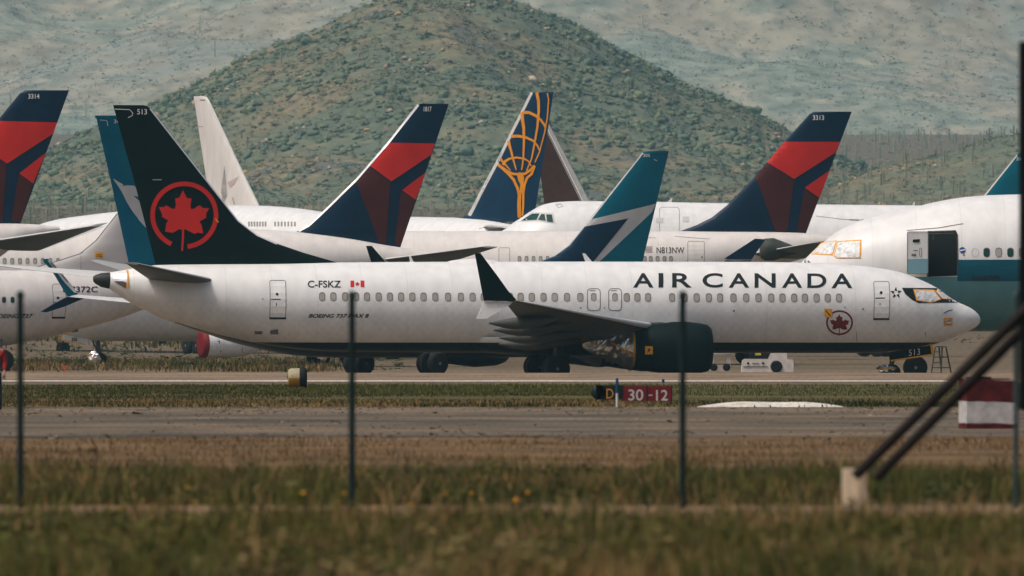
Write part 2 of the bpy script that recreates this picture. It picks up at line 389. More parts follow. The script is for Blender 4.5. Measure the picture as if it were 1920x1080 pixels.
    def hidden_wings(s, L, dia, span, zroot, near=True, far=True, mats=None, eng=True, mengine=None, dih=.08):
        """plain wings, engines and gear for aircraft of which little shows"""
        xn = s.nose.x
        for sg in ([s.ns] if near else []) + ([-s.ns] if far else []):
            h = span/2; x0 = xn - L*.34; x1 = xn - L*.52; xt = xn - L*.34 - h*.58
            s.wing([(sg*dia*.35, x0, zroot, x1-1, zroot-.1), (sg*h*.35, x0-h*.22, zroot+h*.35*dih, x1, zroot+h*.35*dih-.1), (sg*h, xt, zroot+h*dih, xt-dia*.4, zroot+h*dih-.05)], mats)
            if eng:
                r = dia*.27; cz = max(zroot-r*.75, r+.5); cy = sg*h*.30; cx = x0 - h*.14
                eb = MB(); eb.lathe([(2.4, r*.86), (2.5, r*.93), (2.2, r), (.8, r*1.04), (-1, r*.9), (-2.2, r*.68), (-3.1, r*.35)], (cx, cy, cz), 'x', 28)
                eb.box((cx-1.4, cy, cz+r*.95), (3.4, .3, r*.7)); eb.build('engine', mengine or M_white, s.root)
    def gear(s, L, dia, r=.56, dx=0, z=None, at=.515):
        xn = s.nose.x; z = float(s.bot(xn-L*.5))+.4 if z is None else z
        for y in (-dia*.72, dia*.72): s.wheel_set('main_gear', xn-L*at, y, z, r, 2, dx)
        return s.wheel_set('nose_gear', xn-L*.105, 0, z+.2, r*.7, 2, 0, .25)

# ================================================================== ground, hills
def sheet(name, xs_of, ds, zf, m, nx=2, label=None):
    mb = MB(); v = []
    for d in ds:
        a, b = xs_of(d)
        for i in range(nx): v.append((a+(b-a)*i/(nx-1), d, zf(d)))
    mb.add(v, [(j*nx+i, j*nx+i+1, (j+1)*nx+i+1, (j+1)*nx+i) for j in range(len(ds)-1) for i in range(nx-1)], 0, True)
    return tag(mb.build(name, m), kind='structure')

def wavy(name, d0, d1, amp, m, lift, seed, nd=10, nx=260):
    mb = MB(); v = []
    for j in range(nd+1):
        for i in range(nx+1):
            u = -1+2*i/nx; d = d0+(d1-d0)*j/nd; x = u*(14+.055*d)*1.6; e = (1 if j == nd else -1 if j == 0 else 0)
            dd = d + (amp*(float(fbm(np.array(x*.22+seed), np.array(j*3.1+seed), 4))-.47)*2 if e else 0); v.append((x, dd, float(zg(dd))+lift))
    mb.add(v, [(j*(nx+1)+i, j*(nx+1)+i+1, (j+1)*(nx+1)+i+1, (j+1)*(nx+1)+i) for j in range(nd) for i in range(nx)], 0, True)
    return tag(mb.build(name, m), kind='structure')
def ground_mat(name, cols, scale, stretch=(1, 1, 1), rough=.95, fine=8.0, bump=.0, obj=True):
    """cols: list of (position, colour) on a noise ramp, with a fine grain multiplied on top"""
    m = bpy.data.materials.new(name); m.use_nodes = True; n = m.node_tree.nodes; L = m.node_tree.links
    b = n['Principled BSDF']; b.inputs['Roughness'].default_value = rough; b.inputs['Specular IOR Level'].default_value = .15
    tc = n.new('ShaderNodeTexCoord'); mp = n.new('ShaderNodeMapping'); mp.inputs['Scale'].default_value = stretch; L.new(tc.outputs['Object'], mp.inputs[0])
    nz = n.new('ShaderNodeTexNoise'); nz.inputs['Scale'].default_value = scale; nz.inputs['Detail'].default_value = 10; nz.inputs['Roughness'].default_value = .68; L.new(mp.outputs[0], nz.inputs['Vector'])
    cr = n.new('ShaderNodeValToRGB'); L.new(nz.outputs[0], cr.inputs[0]); e = cr.color_ramp.elements
    while len(e) < len(cols): e.new(.5)
    for k, (p, c) in enumerate(cols): e[k].position = p; e[k].color = (*c, 1)
    n2 = n.new('ShaderNodeTexNoise'); n2.inputs['Scale'].default_value = scale*fine; n2.inputs['Detail'].default_value = 3; L.new(mp.outputs[0], n2.inputs['Vector'])
    mr = n.new('ShaderNodeMapRange'); mr.inputs[1].default_value = .3; mr.inputs[2].default_value = .7; mr.inputs[3].default_value = .68; mr.inputs[4].default_value = 1.3; L.new(n2.outputs[0], mr.inputs[0])
    mx = n.new('ShaderNodeMix'); mx.data_type = 'RGBA'; mx.blend_type = 'MULTIPLY'; mx.inputs[0].default_value = 1
    L.new(cr.outputs[0], mx.inputs[6]); L.new(mr.outputs[0], mx.inputs[7]); L.new(mx.outputs[2], b.inputs['Base Color'])
    return m
G_dirt = ground_mat('desert_dirt', [(.30, (.08, .062, .034)), (.48, (.125, .092, .054)), (.62, (.155, .115, .07)), (.75, (.10, .08, .042))], .09, (1, 2.2, 1))
G_dry = ground_mat('dry_verge', [(.34, (.068, .046, .019)), (.48, (.128, .077, .034)), (.62, (.178, .107, .050))], .22, (1, .6, 1), fine=6)
G_soil = ground_mat('soil_under_grass', [(.34, (.038, .040, .012)), (.5, (.07, .057, .021)), (.64, (.135, .085, .038))], .8)
G_green = ground_mat('soil_with_short_grass', [(.34, (.042, .045, .010)), (.48, (.065, .060, .014)), (.60, (.12, .085, .032))], .14, (.3, 1, 1))
G_road = ground_mat('old_asphalt', [(.36, (.050, .044, .033)), (.45, (.085, .072, .052)), (.53, (.12, .094, .064)), (.62, (.19, .135, .086)), (.70, (.10, .08, .054))], .11, (1, .8, 1), fine=5)
G_shoulder = ground_mat('gravel_shoulder', [(.34, (.05, .046, .032)), (.46, (.13, .098, .066)), (.56, (.20, .15, .105)), (.66, (.075, .064, .044)), (.74, (.17, .125, .085))], .16, (1.2, .8, 1), fine=5)
G_taxi = ground_mat('taxiway_pavement', [(.36, (.14, .103, .066)), (.48, (.215, .153, .098)), (.58, (.245, .175, .115)), (.70, (.175, .13, .086))], .10, (1, .7, 1), fine=5)
G_strip = ground_mat('dirt_track', [(.3, (.14, .085, .045)), (.5, (.20, .122, .068)), (.7, (.24, .152, .088))], .5, (.5, 1, 1))
G_apron = ground_mat('dusty_apron', [(.3, (.12, .09, .056)), (.5, (.16, .118, .074)), (.7, (.19, .14, .09))], .12, (.5, 1.5, 1))
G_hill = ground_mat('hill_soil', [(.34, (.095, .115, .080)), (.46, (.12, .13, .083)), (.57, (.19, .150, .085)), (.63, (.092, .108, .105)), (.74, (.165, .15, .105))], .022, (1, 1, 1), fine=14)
G_mount = ground_mat('hazed_mountain_soil', [(.36, (.18, .215, .175)), (.46, (.215, .23, .18)), (.53, (.28, .245, .18)), (.60, (.21, .22, .185)), (.70, (.34, .265, .20))], .0065, (1, 1, 1), fine=16)  # tones paled for distance haze; tan and sage hint at lit and shaded slopes

ds = sorted(set(list(np.arange(40, 660, 6.0)) + list(np.arange(660, 1000, 20.0)) + list(np.geomspace(1000, 5200, 40)) + [548, 566]))
sheet('ground', lambda d: (-(60+.16*d), 60+.16*d), ds, zg, G_dirt, 12)
wide = lambda d: (-(60+.12*d), 60+.12*d)
sheet('verge_soil', wide, list(np.linspace(60, 118.5, 12)), lambda d: zg(d)+.006, G_soil)
sheet('dirt_track', wide, [118, 126], lambda d: zg(d)+.010, G_strip)
sheet('fence_verge_soil', wide, list(np.linspace(125.5, 166, 8)), lambda d: zg(d)+.006, G_soil)
wavy('dry_verge', 156, 229, 4, G_dry, .004, 3)
wavy('perimeter_road', 222, 305, 6, G_road, .010, 8)
wavy('gravel_shoulder', 296, 333, 7, G_shoulder, .006, 21)
wavy('grass_strip_soil', 330, 452, 3, G_green, .008, 14, 24)
sheet('taxiway', wide, list(np.linspace(474, 549, 20)), lambda d: zg(d)+.008, G_taxi)
M_mark = mat('worn_white_marking', (.62, .58, .52), .8, var=.22, scale=1.5)
sheet('taxiway_edge_line', wide, [474.5, 481], lambda d: zg(d)+.014, M_mark)
sheet('apron', wide, list(np.linspace(567, 720, 16)), lambda d: zg(d)+.006, G_apron)

def px_line(pts):
    xs, ys = zip(*pts); return lambda px: np.interp(px, xs, ys)
HILL_R = px_line([(-700, 400), (-300, 345), (-60, 318), (60, 295), (90, 285), (130, 265), (170, 247), (220, 228), (280, 203), (360, 165), (430, 130), (490, 95), (560, 72), (620, 46), (680, 14), (730, -5), (800, -14), (850, -17), (920, -12), (980, 2), (1010, 18), (1060, 38), (1100, 58), (1140, 82), (1180, 104), (1230, 130), (1290, 163), (1350, 182), (1400, 205), (1450, 230), (1480, 248), (1530, 275), (1600, 305), (1700, 335), (1850, 365), (2100, 400), (2600, 420)])
def hill_z(x, y, noise=True):
    px = 960 + x*F/3400; r = CAM_H + (650-HILL_R(px))*3400/F
    foot = zg(y); t = np.clip((y-3120)/280, 0, 1); sm = t*t*(3-2*t)*.55 + t*.45
    back = np.clip((y-3400)/500, 0, 1)
    z = foot + np.maximum(r-zg(3400), -2)*sm*(1-back*.7)
    gul = (1-np.abs(2*fbm((x+.25*(y-3250))/46+7, y/260, 4)-.94)*1.7)
    z = z - np.clip(gul-.35, 0, 1)*8.5*np.clip((y-3130)/80, 0, 1)*np.clip((3395-y)/60, 0, 1)*np.clip((r-zg(3400))/20, 0, 1)
    if noise: z = z + (fbm(x/34+3, y/34, 4)-.47)*5.0*np.clip((y-3120)/60, 0, 1)*np.clip((3420-y)/120+.25, 0.2, 1)*np.clip((r-zg(3400))/15, 0, 1)
    return z
FOOT_R = px_line([(1300, 400), (1480, 372), (1560, 345), (1640, 312), (1740, 296), (1800, 280), (1850, 262), (1920, 250), (2050, 225), (2400, 190), (3200, 330)])
def foot_z(x, y):
    px = 960 + x*F/2950; r = CAM_H + (650-FOOT_R(px))*2950/F
    t = np.clip((y-2780)/170, 0, 1); back = np.clip((y-2950)/260, 0, 1)
    return zg(y) + np.maximum(r-zg(2950), -1.5)*t*t*(3-2*t)*(1-back) + (fbm(x/25, y/25, 3)-.47)*2.5*t*(1-back)
def mount_z(x, y):
    t = np.clip((y-5150)/1300, 0, 1.3)
    a = 1-np.abs(2*fbm(x/330+1.7, y/420+.4, 4)-.94)*1.6
    b = fbm(x/90+9, y/90, 4)-.47
    return zg(y) - 3 + 175*t**.9 + (a-.45)*190*np.clip(t*2, 0, 1) + b*34*np.clip(t*3, 0, 1)
def grid(name, x0, x1, nx, y0, y1, ny, zf, m):
    X, Y = np.meshgrid(np.linspace(x0, x1, nx), np.linspace(y0, y1, ny)); Z = zf(X, Y)
    me = bpy.data.meshes.new(name); co = np.stack([X, Y, Z], -1).reshape(-1, 3).astype(np.float32)
    i = (np.arange(ny-1)[:, None]*nx + np.arange(nx-1)[None]).ravel(); q = np.stack([i, i+1, i+nx+1, i+nx], 1)
    fill_mesh(me, co, q); me.materials.append(m); me.polygons.foreach_set('use_smooth', np.ones(len(q), bool))
    o = bpy.data.objects.new(name, me); C.objects.link(o); return tag(o, kind='structure')
def fill_mesh(me, co, q):
    k = q.shape[1]; me.vertices.add(len(co)); me.vertices.foreach_set('co', co.ravel())
    me.loops.add(q.size); me.loops.foreach_set('vertex_index', q.ravel().astype(np.int32))
    me.polygons.add(len(q)); me.polygons.foreach_set('loop_start', (np.arange(len(q))*k).astype(np.int32)); me.update(calc_edges=True); me.validate()
grid('hill', -300, 330, 420, 3080, 3900, 150, hill_z, G_hill)
grid('foothill', 20, 330, 160, 2740, 3230, 60, foot_z, G_hill)
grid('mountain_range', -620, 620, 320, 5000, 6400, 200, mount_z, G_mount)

# ------------------------------------------------------------------ desert scrub, cacti, grass (nobody could count these)
def tint_mat(name, rough=.85, trans=0.0):
    m = bpy.data.materials.new(name); m.use_nodes = True; n = m.node_tree.nodes; L = m.node_tree.links; b = n['Principled BSDF']
    b.inputs['Roughness'].default_value = rough; b.inputs['Specular IOR Level'].default_value = .15
    a = n.new('ShaderNodeAttribute'); a.attribute_name = 'tint'; L.new(a.outputs['Color'], b.inputs['Base Color']); return m
M_tint = tint_mat('plant_leaves')
def stuff(name, co, q, tint, label, smooth=False):
    me = bpy.data.meshes.new(name); fill_mesh(me, co.astype(np.float32), q)
    a = me.color_attributes.new('tint', 'FLOAT_COLOR', 'POINT'); t = np.ones((len(co), 4), np.float32); t[:, :3] = tint; a.data.foreach_set('color', t.ravel())
    me.materials.append(M_tint)
    if smooth: me.polygons.foreach_set('use_smooth', np.ones(len(q), bool))
    o = bpy.data.objects.new(name, me); C.objects.link(o); return tag(o, label=label, kind='stuff')
def ico(sub):
    bm = bmesh.new(); bmesh.ops.create_icosphere(bm, subdivisions=sub, radius=1)
    v = np.array([tuple(x.co) for x in bm.verts]); f = np.array([[x.index for x in p.verts] for p in bm.faces]); bm.free(); return v, f
def blobs(pos, rad, sub, cols, squash=(.55, .85), rough=.4):
    v, f = ico(sub); n = len(pos); k = len(v)
    jit = 1 + rough*(rng.random((n, k, 1))-.5)*2
    sc = np.stack([rad*rng.uniform(.8, 1.3, n), rad*rng.uniform(.8, 1.3, n), rad*rng.uniform(*squash, n)], -1)[:, None, :]
    co = v[None]*jit*sc + pos[:, None, :] + np.array([0, 0, .25])*rad[:, None, None]
    q = (f[None] + (np.arange(n)*k)[:, None, None]).reshape(-1, 3)
    c = np.repeat(cols[:, None, :], k, 1)*(rng.uniform(.8, 1.2, (n, k, 1)))
    return co.reshape(-1, 3), q, c.reshape(-1, 3)
def clumps(pos, rad, k, cols, squash=(.6, 1.0), leaf=.55, flat=.3):
    n = len(pos); d = rng.normal(size=(n, k, 3)); d /= np.linalg.norm(d, axis=-1, keepdims=True)
    d *= rng.random((n, k, 1))**.5; d[..., 2] = np.abs(d[..., 2])*1.25 - .1
    sc = np.stack([rad*rng.uniform(.8, 1.35, n), rad*rng.uniform(.8, 1.35, n), rad*rng.uniform(*squash, n)], -1)[:, None, :]
    c = d*sc + pos[:, None, :]
    tri = rng.normal(size=(n, k, 3, 3))*.5; tri -= tri.mean(2, keepdims=True); tri[..., 2] *= flat; tri *= (rad[:, None, None, None]*leaf)
    co = (c[:, :, None, :] + tri).reshape(-1, 3); q = np.arange(n*k*3).reshape(-1, 3)
    t = np.repeat((cols[:, None, :]*rng.uniform(.82, 1.2, (n, k, 1))).reshape(-1, 3), 3, 0)
    return co, q, t
def patchy(x, y, sc, pal_a, pal_b, seed=0.0, bias=.5, jit=.12):
    f = np.clip((fbm(x/sc+seed, y/sc*.7+seed, 4)-bias)*6+.5, 0, 1)[:, None]
    return pick(len(x), pal_a, jit)*(1-f) + pick(len(x), pal_b, jit)*f
def pick(n, pal, jit=.18):
    pal = np.array(pal); return pal[rng.integers(0, len(pal), n)]*rng.uniform(1-jit, 1+jit, (n, 1))
def cat3(*a):
    co = []; q = []; t = []; o = 0
    for c_, q_, t_ in a: co.append(c_); q.append(q_+o); t.append(t_); o += len(c_)
    return np.concatenate(co), np.concatenate(q), np.concatenate(t)
GREENS = [tuple(a*b for a, b in zip(c, (1.15, 1.22, .88))) for c in [(.088, .122, .096), (.072, .106, .088), (.10, .125, .088), (.062, .092, .084), (.115, .125, .092), (.080, .10, .098)]]
ROCKS = [(.36, .24, .12), (.38, .27, .15), (.32, .20, .095), (.42, .34, .25), (.20, .15, .13)]
# hill
n = 22000; x = rng.uniform(-210, 215, n); y = 3125 + 300*rng.random(n)**.9
keep = (hill_z(x, y, False)-zg(y) > .6); x = x[keep]; y = y[keep]
dens = fbm(x/28+40, y/28, 3); keep = rng.random(len(x)) < np.clip((dens-.24)*3.2, .15, 1); x = x[keep]; y = y[keep]
pos = np.stack([x, y, hill_z(x, y)], -1); rad = rng.gamma(4, .12, len(x))+.28
a1 = clumps(pos, rad, 18, patchy(x, y, 40, GREENS, [(.15, .155, .085), (.16, .16, .09), (.13, .15, .085)], 3, .57), leaf=.75)
n = 34000; x = rng.uniform(-210, 215, n); y = 3125 + 300*rng.random(n)**.9
keep = (hill_z(x, y, False)-zg(y) > .5) & (rng.random(n) < np.clip((fbm(x/22+70, y/22, 3)-.28)*4, .2, 1)); x = x[keep]; y = y[keep]
nd = 9000; xd = rng.uniform(-210, 215, nd); yd = 3130 + 285*rng.random(nd); kd = (hill_z(xd, yd, False)-zg(yd) > 1) & (fbm(xd/26+11, yd/26, 3) > .44); xd, yd = xd[kd], yd[kd]
a9 = blobs(np.stack([xd, yd, hill_z(xd, yd)], -1), rng.gamma(4, .11, len(xd))+.30, 2, pick(len(xd), [(.130, .158, .092), (.112, .142, .088), (.145, .160, .090), (.10, .13, .09)]), (.7, 1.05), .35)
a0 = clumps(np.stack([x, y, hill_z(x, y)], -1), rng.gamma(3, .15, len(x))+.15, 10, patchy(x, y, 40, GREENS, [(.19, .17, .09), (.20, .17, .095), (.16, .16, .09)], 3, .55), leaf=.75)
n = 6000; x = rng.uniform(-210, 215, n); y = 3130 + 280*rng.random(n)
keep = (hill_z(x, y, False)-zg(y) > 2) & (fbm(x/30+5, y/18+80, 3) > .48); x = x[keep]; y = y[keep]
a2 = blobs(np.stack([x, y, hill_z(x, y)], -1), rng.gamma(3, .11, len(x))+.10, 1, pick(len(x), ROCKS), (.5, .9), .5)
n = 4200; x = rng.uniform(40, 230, n); y = 2785 + 180*rng.random(n)
a3 = clumps(np.stack([x, y, foot_z(x, y)], -1), rng.gamma(4, .11, n)+.2, 18, patchy(x, y, 30, GREENS, [(.15, .15, .09), (.17, .16, .10)], 9, .55))
n = 1600; x = rng.uniform(70, 230, n); y = 2785 + 180*rng.random(n); keep = fbm(x/25+5, y/18+80, 3) > .46; x = x[keep]; y = y[keep]
a4 = blobs(np.stack([x, y, foot_z(x, y)], -1), rng.gamma(3, .11, len(x))+.10, 1, pick(len(x), ROCKS), (.5, .9), .5)
co, q, t = cat3(a0, a9, a1, a2, a3, a4); stuff('hillside_scrub', co, q, t, 'grey green scrub and tan boulders covering the hills')
# flat desert at the hill foot
n = 11000; x = rng.uniform(-170, 170, n); y = rng.uniform(2250, 3150, n); x *= y/3150
a1 = clumps(np.stack([x, y, zg(y)], -1), rng.gamma(4, .13, n)+.2, 14, pick(n, [(.13, .145, .085), (.11, .135, .085), (.16, .15, .09), (.18, .155, .09)]))
n = 6000; x = rng.uniform(-300, 330, n); y = rng.uniform(3450, 5200, n)
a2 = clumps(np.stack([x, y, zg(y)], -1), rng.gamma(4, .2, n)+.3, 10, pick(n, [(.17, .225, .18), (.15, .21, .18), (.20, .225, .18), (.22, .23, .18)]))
n = 1200; x = rng.uniform(-70, 70, n); y = rng.uniform(1000, 2200, n)
a3 = clumps(np.stack([x, y, zg(y)], -1), rng.gamma(4, .09, n)+.1, 14, pick(n, [(.085, .09, .045), (.12, .10, .055), (.15, .12, .07)]))
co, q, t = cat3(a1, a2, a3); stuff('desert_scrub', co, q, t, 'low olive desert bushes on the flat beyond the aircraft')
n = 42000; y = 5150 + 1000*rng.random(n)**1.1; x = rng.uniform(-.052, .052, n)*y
c = patchy(x, y, 130, [(.165, .22, .185), (.155, .205, .18), (.18, .22, .18)], [(.29, .26, .20), (.32, .27, .205), (.26, .25, .19)], 5, .50, .17); rk = (fbm(x/120+31, y/160, 3) > .55) & (rng.random(n) < .6); c[rk] = pick(int(rk.sum()), [(.52, .41, .31), (.58, .47, .37), (.50, .35, .22)])  # scrub and rock colours lightened in place of thicker haze
a1 = clumps(np.stack([x, y, mount_z(x, y)], -1), rng.gamma(4, .20, n)+.3, 9, c)
stuff('mountain_scrub', *a1, 'haze-paled distant scrub and rock speckling the mountain slopes')
# saguaros: slender columns, some with raised arms
def cactus(p, h, r):
    segs = []; k = 6
    def col(a, b, r0, r1):
        a = np.array(a); b = np.array(b); an = np.arange(k)*2*np.pi/k; c = np.stack([np.cos(an), np.sin(an), 0*an], -1)
        d = b-a
        if abs(d[2]) < abs(d[0]): c = np.stack([0*an, np.cos(an), np.sin(an)], -1)
        v = np.concatenate([a+c*r0, b+c*r1]); i = np.arange(k); j = (i+1) % k
        segs.append((v, np.concatenate([np.stack([i, j, k+j], 1), np.stack([i, k+j, k+i], 1)])))
    col(p, p+[0, 0, h*.93], r, r); col(p+[0, 0, h*.93], p+[0, 0, h], r, r*.35)
    for sg in (-1, 1):
        if random.random() < .4:
            z0 = h*random.uniform(.4, .6); l = h*.12+r; col(p+[0, 0, z0], p+[sg*l, 0, z0+.15], r*.7, r*.7); col(p+[sg*l, 0, z0-.05], p+[sg*l, 0, z0+h*random.uniform(.2, .35)], r*.7, r*.5)
    co = []; q = []; o = 0
    for v, f in segs: co.append(v); q.append(f+o); o += len(v)
    return np.concatenate(co), np.concatenate(q)
parts = []
def cacti(n, xr, yr, zf, hr, cols):
    for _ in range(n):
        y = random.uniform(*yr); x = random.uniform(*xr)*y; p = np.array([x, y, float(zf(np.array(x), np.array(y)))-.2])
        c_, q_ = cactus(p, random.uniform(*hr), random.uniform(.14, .2)*max(1, y/3400)); parts.append((c_, q_, np.tile(np.array(random.choice(cols))*random.uniform(.8, 1.15), (len(c_), 1))))
CG = [(.22, .22, .14), (.26, .245, .16), (.31, .28, .20), (.19, .20, .13)]
cacti(420, (-.042, .042), (2400, 3150), lambda x, y: zg(y), (2.0, 4.2), CG)
cacti(260, (.005, .045), (3500, 5000), lambda x, y: zg(y), (3.5, 6.5), CG+[(.30, .28, .20)])
cacti(150, (.02, .042), (2790, 2940), foot_z, (2.0, 3.8), CG)
cacti(160, (-.040, .035), (3130, 3380), hill_z, (1.6, 3.4), CG)
cacti(110, (-.042, .045), (5200, 6000), mount_z, (4, 7), [(.34, .34, .26), (.40, .38, .30)])
co, q, t = cat3(*parts); stuff('cactus_forest', co, q, t, 'slender pale saguaro cacti dotted over the desert and slopes')
# grass
def blades(x, y, h, wd, cols, zf=zg, lean=.35):
    n = len(x); an = rng.uniform(0, 2*np.pi, n); dx = np.cos(an)*wd/2; dy = np.sin(an)*wd/2; z = zf(y)
    lx = rng.normal(0, lean, n)*h; ly = rng.normal(0, lean, n)*h
    v = np.stack([np.stack([x-dx, y-dy, z-.01], -1), np.stack([x+dx, y+dy, z-.01], -1), np.stack([x+dx*.7+lx*.4, y+dy*.7+ly*.4, z+h*.6], -1), np.stack([x-dx*.7+lx*.4, y-dy*.7+ly*.4, z+h*.6], -1), np.stack([x+lx, y+ly, z+h], -1)], 1)
    q = (np.array([[0, 1, 2], [0, 2, 3], [3, 2, 4]])[None] + (np.arange(n)*5)[:, None, None]).reshape(-1, 3)
    return v.reshape(-1, 3), q, np.repeat(cols, 5, 0)
GR = [(.066, .074, .014), (.084, .085, .016), (.052, .062, .017), (.105, .094, .022)]; DRY = [(.21, .132, .046), (.17, .106, .038), (.26, .17, .074)]
def tufts(n, d0, d1, h0, h1, pal, per=34):
    y = rng.uniform(d0, d1, n); x = rng.uniform(-1, 1, n)*(y*.045); hh = rng.uniform(h0, h1, n); ww = rng.uniform(.06, .22, n)
    c = np.repeat(pick(n, pal, .2), per, 0)*rng.uniform(.8, 1.2, (n*per, 1)); X = np.repeat(x, per)+rng.normal(0, 1, n*per)*np.repeat(ww, per); Y = np.repeat(y, per)+rng.normal(0, .3, n*per)
    return blades(X, Y, np.repeat(hh, per)*rng.uniform(.35, 1.1, n*per), .012+.006*rng.random(n*per), c, lean=.28)
def field(n, d0, d1, hw, h, wd, dry=.25, ns=.5, dens=.35, hs=1.0, seed=0.0, pal=GR, mask=None, jit=.25):
    y = rng.uniform(d0, d1, n); x = rng.uniform(-1, 1, n)*(hw(y) if callable(hw) else hw)
    if mask is not None:
        k = rng.random(n) < mask(x, y); x, y = x[k], y[k]; n = len(x)
    f = fbm(x*ns+seed, y*ns*.6+seed*2, 3); k = rng.random(n) < np.clip((f-dens)*6, .06, 1); x, y, f = x[k], y[k], f[k]; n = len(x)
    g = fbm(x*ns*.7+50+seed, y*ns*.5+9, 3); isd = rng.random(n) < np.clip((g-.47)*5+dry, 0.03, .95)
    c = pick(n, pal, jit)*np.clip(.55+(f-.3)*1.6, .6, 1.5)[:, None]; c[isd] = pick(int(isd.sum()), DRY if pal is GR else pal, jit)
    return blades(x, y, h*rng.uniform(.4, 1.15, n)*np.clip(.4+f*1.3, .4, 1.3), wd*rng.uniform(.6, 1.3, n), c)
hw = lambda y: y*.052+1.5
b1 = field(36000, 84, 104, hw, .20, .015, .22, .8, .36, seed=3, jit=.18); b2 = field(34000, 103, 118, hw, .11, .013, .30, .8, .38, seed=3, jit=.18); a1 = cat3(b1, b2)
n = 7000; y = rng.uniform(85, 115, n); x = rng.uniform(-1, 1, n)*hw(y); kk = rng.random(n) < np.clip((fbm(x*1.1+7, y*.35, 3)-.36)*6, .1, 1)*np.clip((119-y)/5, .15, 1); x, y = x[kk], y[kk]; n = len(x)
w1 = clumps(np.stack([x, y, zg(y)+.02], -1), rng.gamma(4, .013, n)+.022, 36, patchy(x, y*1.0, 1.6, GR, [(.20, .135, .055), (.16, .115, .045), (.24, .17, .08)], 4, .52, .2), (.9, 1.7), .5)
n = 420; y = rng.uniform(100, 121, n); x = rng.uniform(-6, 6, n); a2 = blades(x, y, rng.uniform(.15, .40, n), .02+0*x, pick(n, DRY), lean=.2)
n = 16; y = rng.normal(119, 4, n); x = rng.normal(-1.2, 1.3, n)
a3 = blobs(np.stack([x, y, zg(y)+rng.uniform(.05, .28, n)], -1), rng.uniform(.012, .028, n), 1, pick(n, [(.55, .27, .02), (.6, .33, .03)]))
t1 = tufts(110, 90, 119, .14, .34, GR+GR+DRY); co, q, t = cat3(a1, w1, a2, a3, t1); stuff('foreground_grass', co, q, t, 'unmown weedy grass with yellow flowers in front of the fence')
n = 2600; y = rng.uniform(126, 150, n); x = rng.uniform(-1, 1, n)*hw(y); kk = rng.random(n) < np.clip((fbm(x*.7+27, y*.2, 3)-.38)*6, .1, 1); x, y = x[kk], y[kk]; n = len(x)
w2 = clumps(np.stack([x, y, zg(y)+.03], -1), rng.gamma(4, .014, n)+.03, 40, pick(n, [(.052, .062, .013), (.066, .074, .016), (.040, .050, .014), (.088, .084, .02)], .2), (1.0, 2.0), .5)
a1 = field(60000, 126, 152, hw, .23, .016, .08, .5, .30, seed=11, jit=.18)
a2 = field(30000, 150, 214, hw, .085, .012, 1.0, .4, .34, seed=15, pal=[(.145, .085, .028), (.12, .072, .025), (.175, .108, .042)], jit=.15)
t2 = tufts(120, 126, 146, .22, .46, GR+GR+GR+DRY); co, q, t = cat3(a1, w2, a2, t2); stuff('fence_line_grass', co, q, t, 'tall green weeds growing along the fence line')
a1 = field(110000, 332, 446, lambda y: y*.046+2, .085, .030, .08, .045, .22, seed=21, jit=.12, mask=lambda x, y: np.clip((.014*y-x)/2.5, .22, 1))
a2 = field(16000, 331, 346, lambda y: y*.046+2, .11, .03, .02, .22, .46, seed=25, jit=.14, pal=[(.022, .032, .011), (.030, .038, .012)])
co, q, t = cat3(a1, a2); stuff('strip_grass', co, q, t, 'green grass strip between road and taxiway')
a1 = field(60000, 690, 850, lambda y: y*.045+2, .36, .07, .05, .10, .34, seed=41, jit=.12, mask=lambda x, y: np.clip((-.012*y-x)/3, 0.0, 1))
a2 = field(34000, 1000, 1350, lambda y: y*.045+2, .6, .14, .1, .05, .36, seed=31, jit=.12, mask=lambda x, y: np.clip((-.012*y-x)/4, 0.0, 1))
n = 9000; y = rng.uniform(205, 338, n); x = rng.uniform(-1, 1, n)*y*.045; kk = rng.random(n) < np.clip((fbm(x*.35, y*.12, 3)-.36)*4, .05, 1)*np.where((y > 234) & (y < 290), .35, 1); x, y = x[kk], y[kk]; n = len(x)
g1 = clumps(np.stack([x, y, zg(y)], -1), rng.gamma(3, .012, n)+.012, 7, pick(n, [(.20, .15, .095), (.17, .125, .078), (.14, .11, .07), (.10, .09, .045), (.25, .19, .13)], .2), leaf=.9)
stuff('roadside_gravel', *g1, 'gravel, stubble and tiny weeds scattered along the old road')
n = 260; y = rng.uniform(700, 1250, n); x = rng.uniform(-1, -.2, n)*y*.042
a3 = clumps(np.stack([x, y, zg(y)], -1), rng.gamma(3, .10, n)+.12, 40, pick(n, [(.040, .052, .024), (.055, .065, .028)]), leaf=.4)
co, q, t = cat3(a1, a2, a3); stuff('far_weeds', co, q, t, 'dark green weeds on the ground beyond the taxiway')

# ================================================================== AIRLINER with the black tail (nearest)
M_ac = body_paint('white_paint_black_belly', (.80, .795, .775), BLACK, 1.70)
p = Plane('white airliner with black belly and black tail bearing a red maple leaf in a ring', 1006, 595, 8, False, .8, 0.0)
top = [(1830,585),(1815,575),(1797,567),(1786,561),(1757,540),(1740,531),(1715,520),(1690,511),(1652,503),(1615,498.5),(1565,495),(1490,492),(1400,491),(1100,490.5),(800,491),(640,492),(500,494),(400,495),(290,497),(240,505),(204,511)]
bot = [(1832,611),(1815,621),(1790,632),(1755,644.5),(1710,655),(1657,661),(1600,662),(1300,662),(900,661),(700,660),(600,658),(520,650),(430,632),(350,610),(270,581),(235,562),(204,541)]
p.fuselage(top, bot, (1838,600), mats=M_ac)
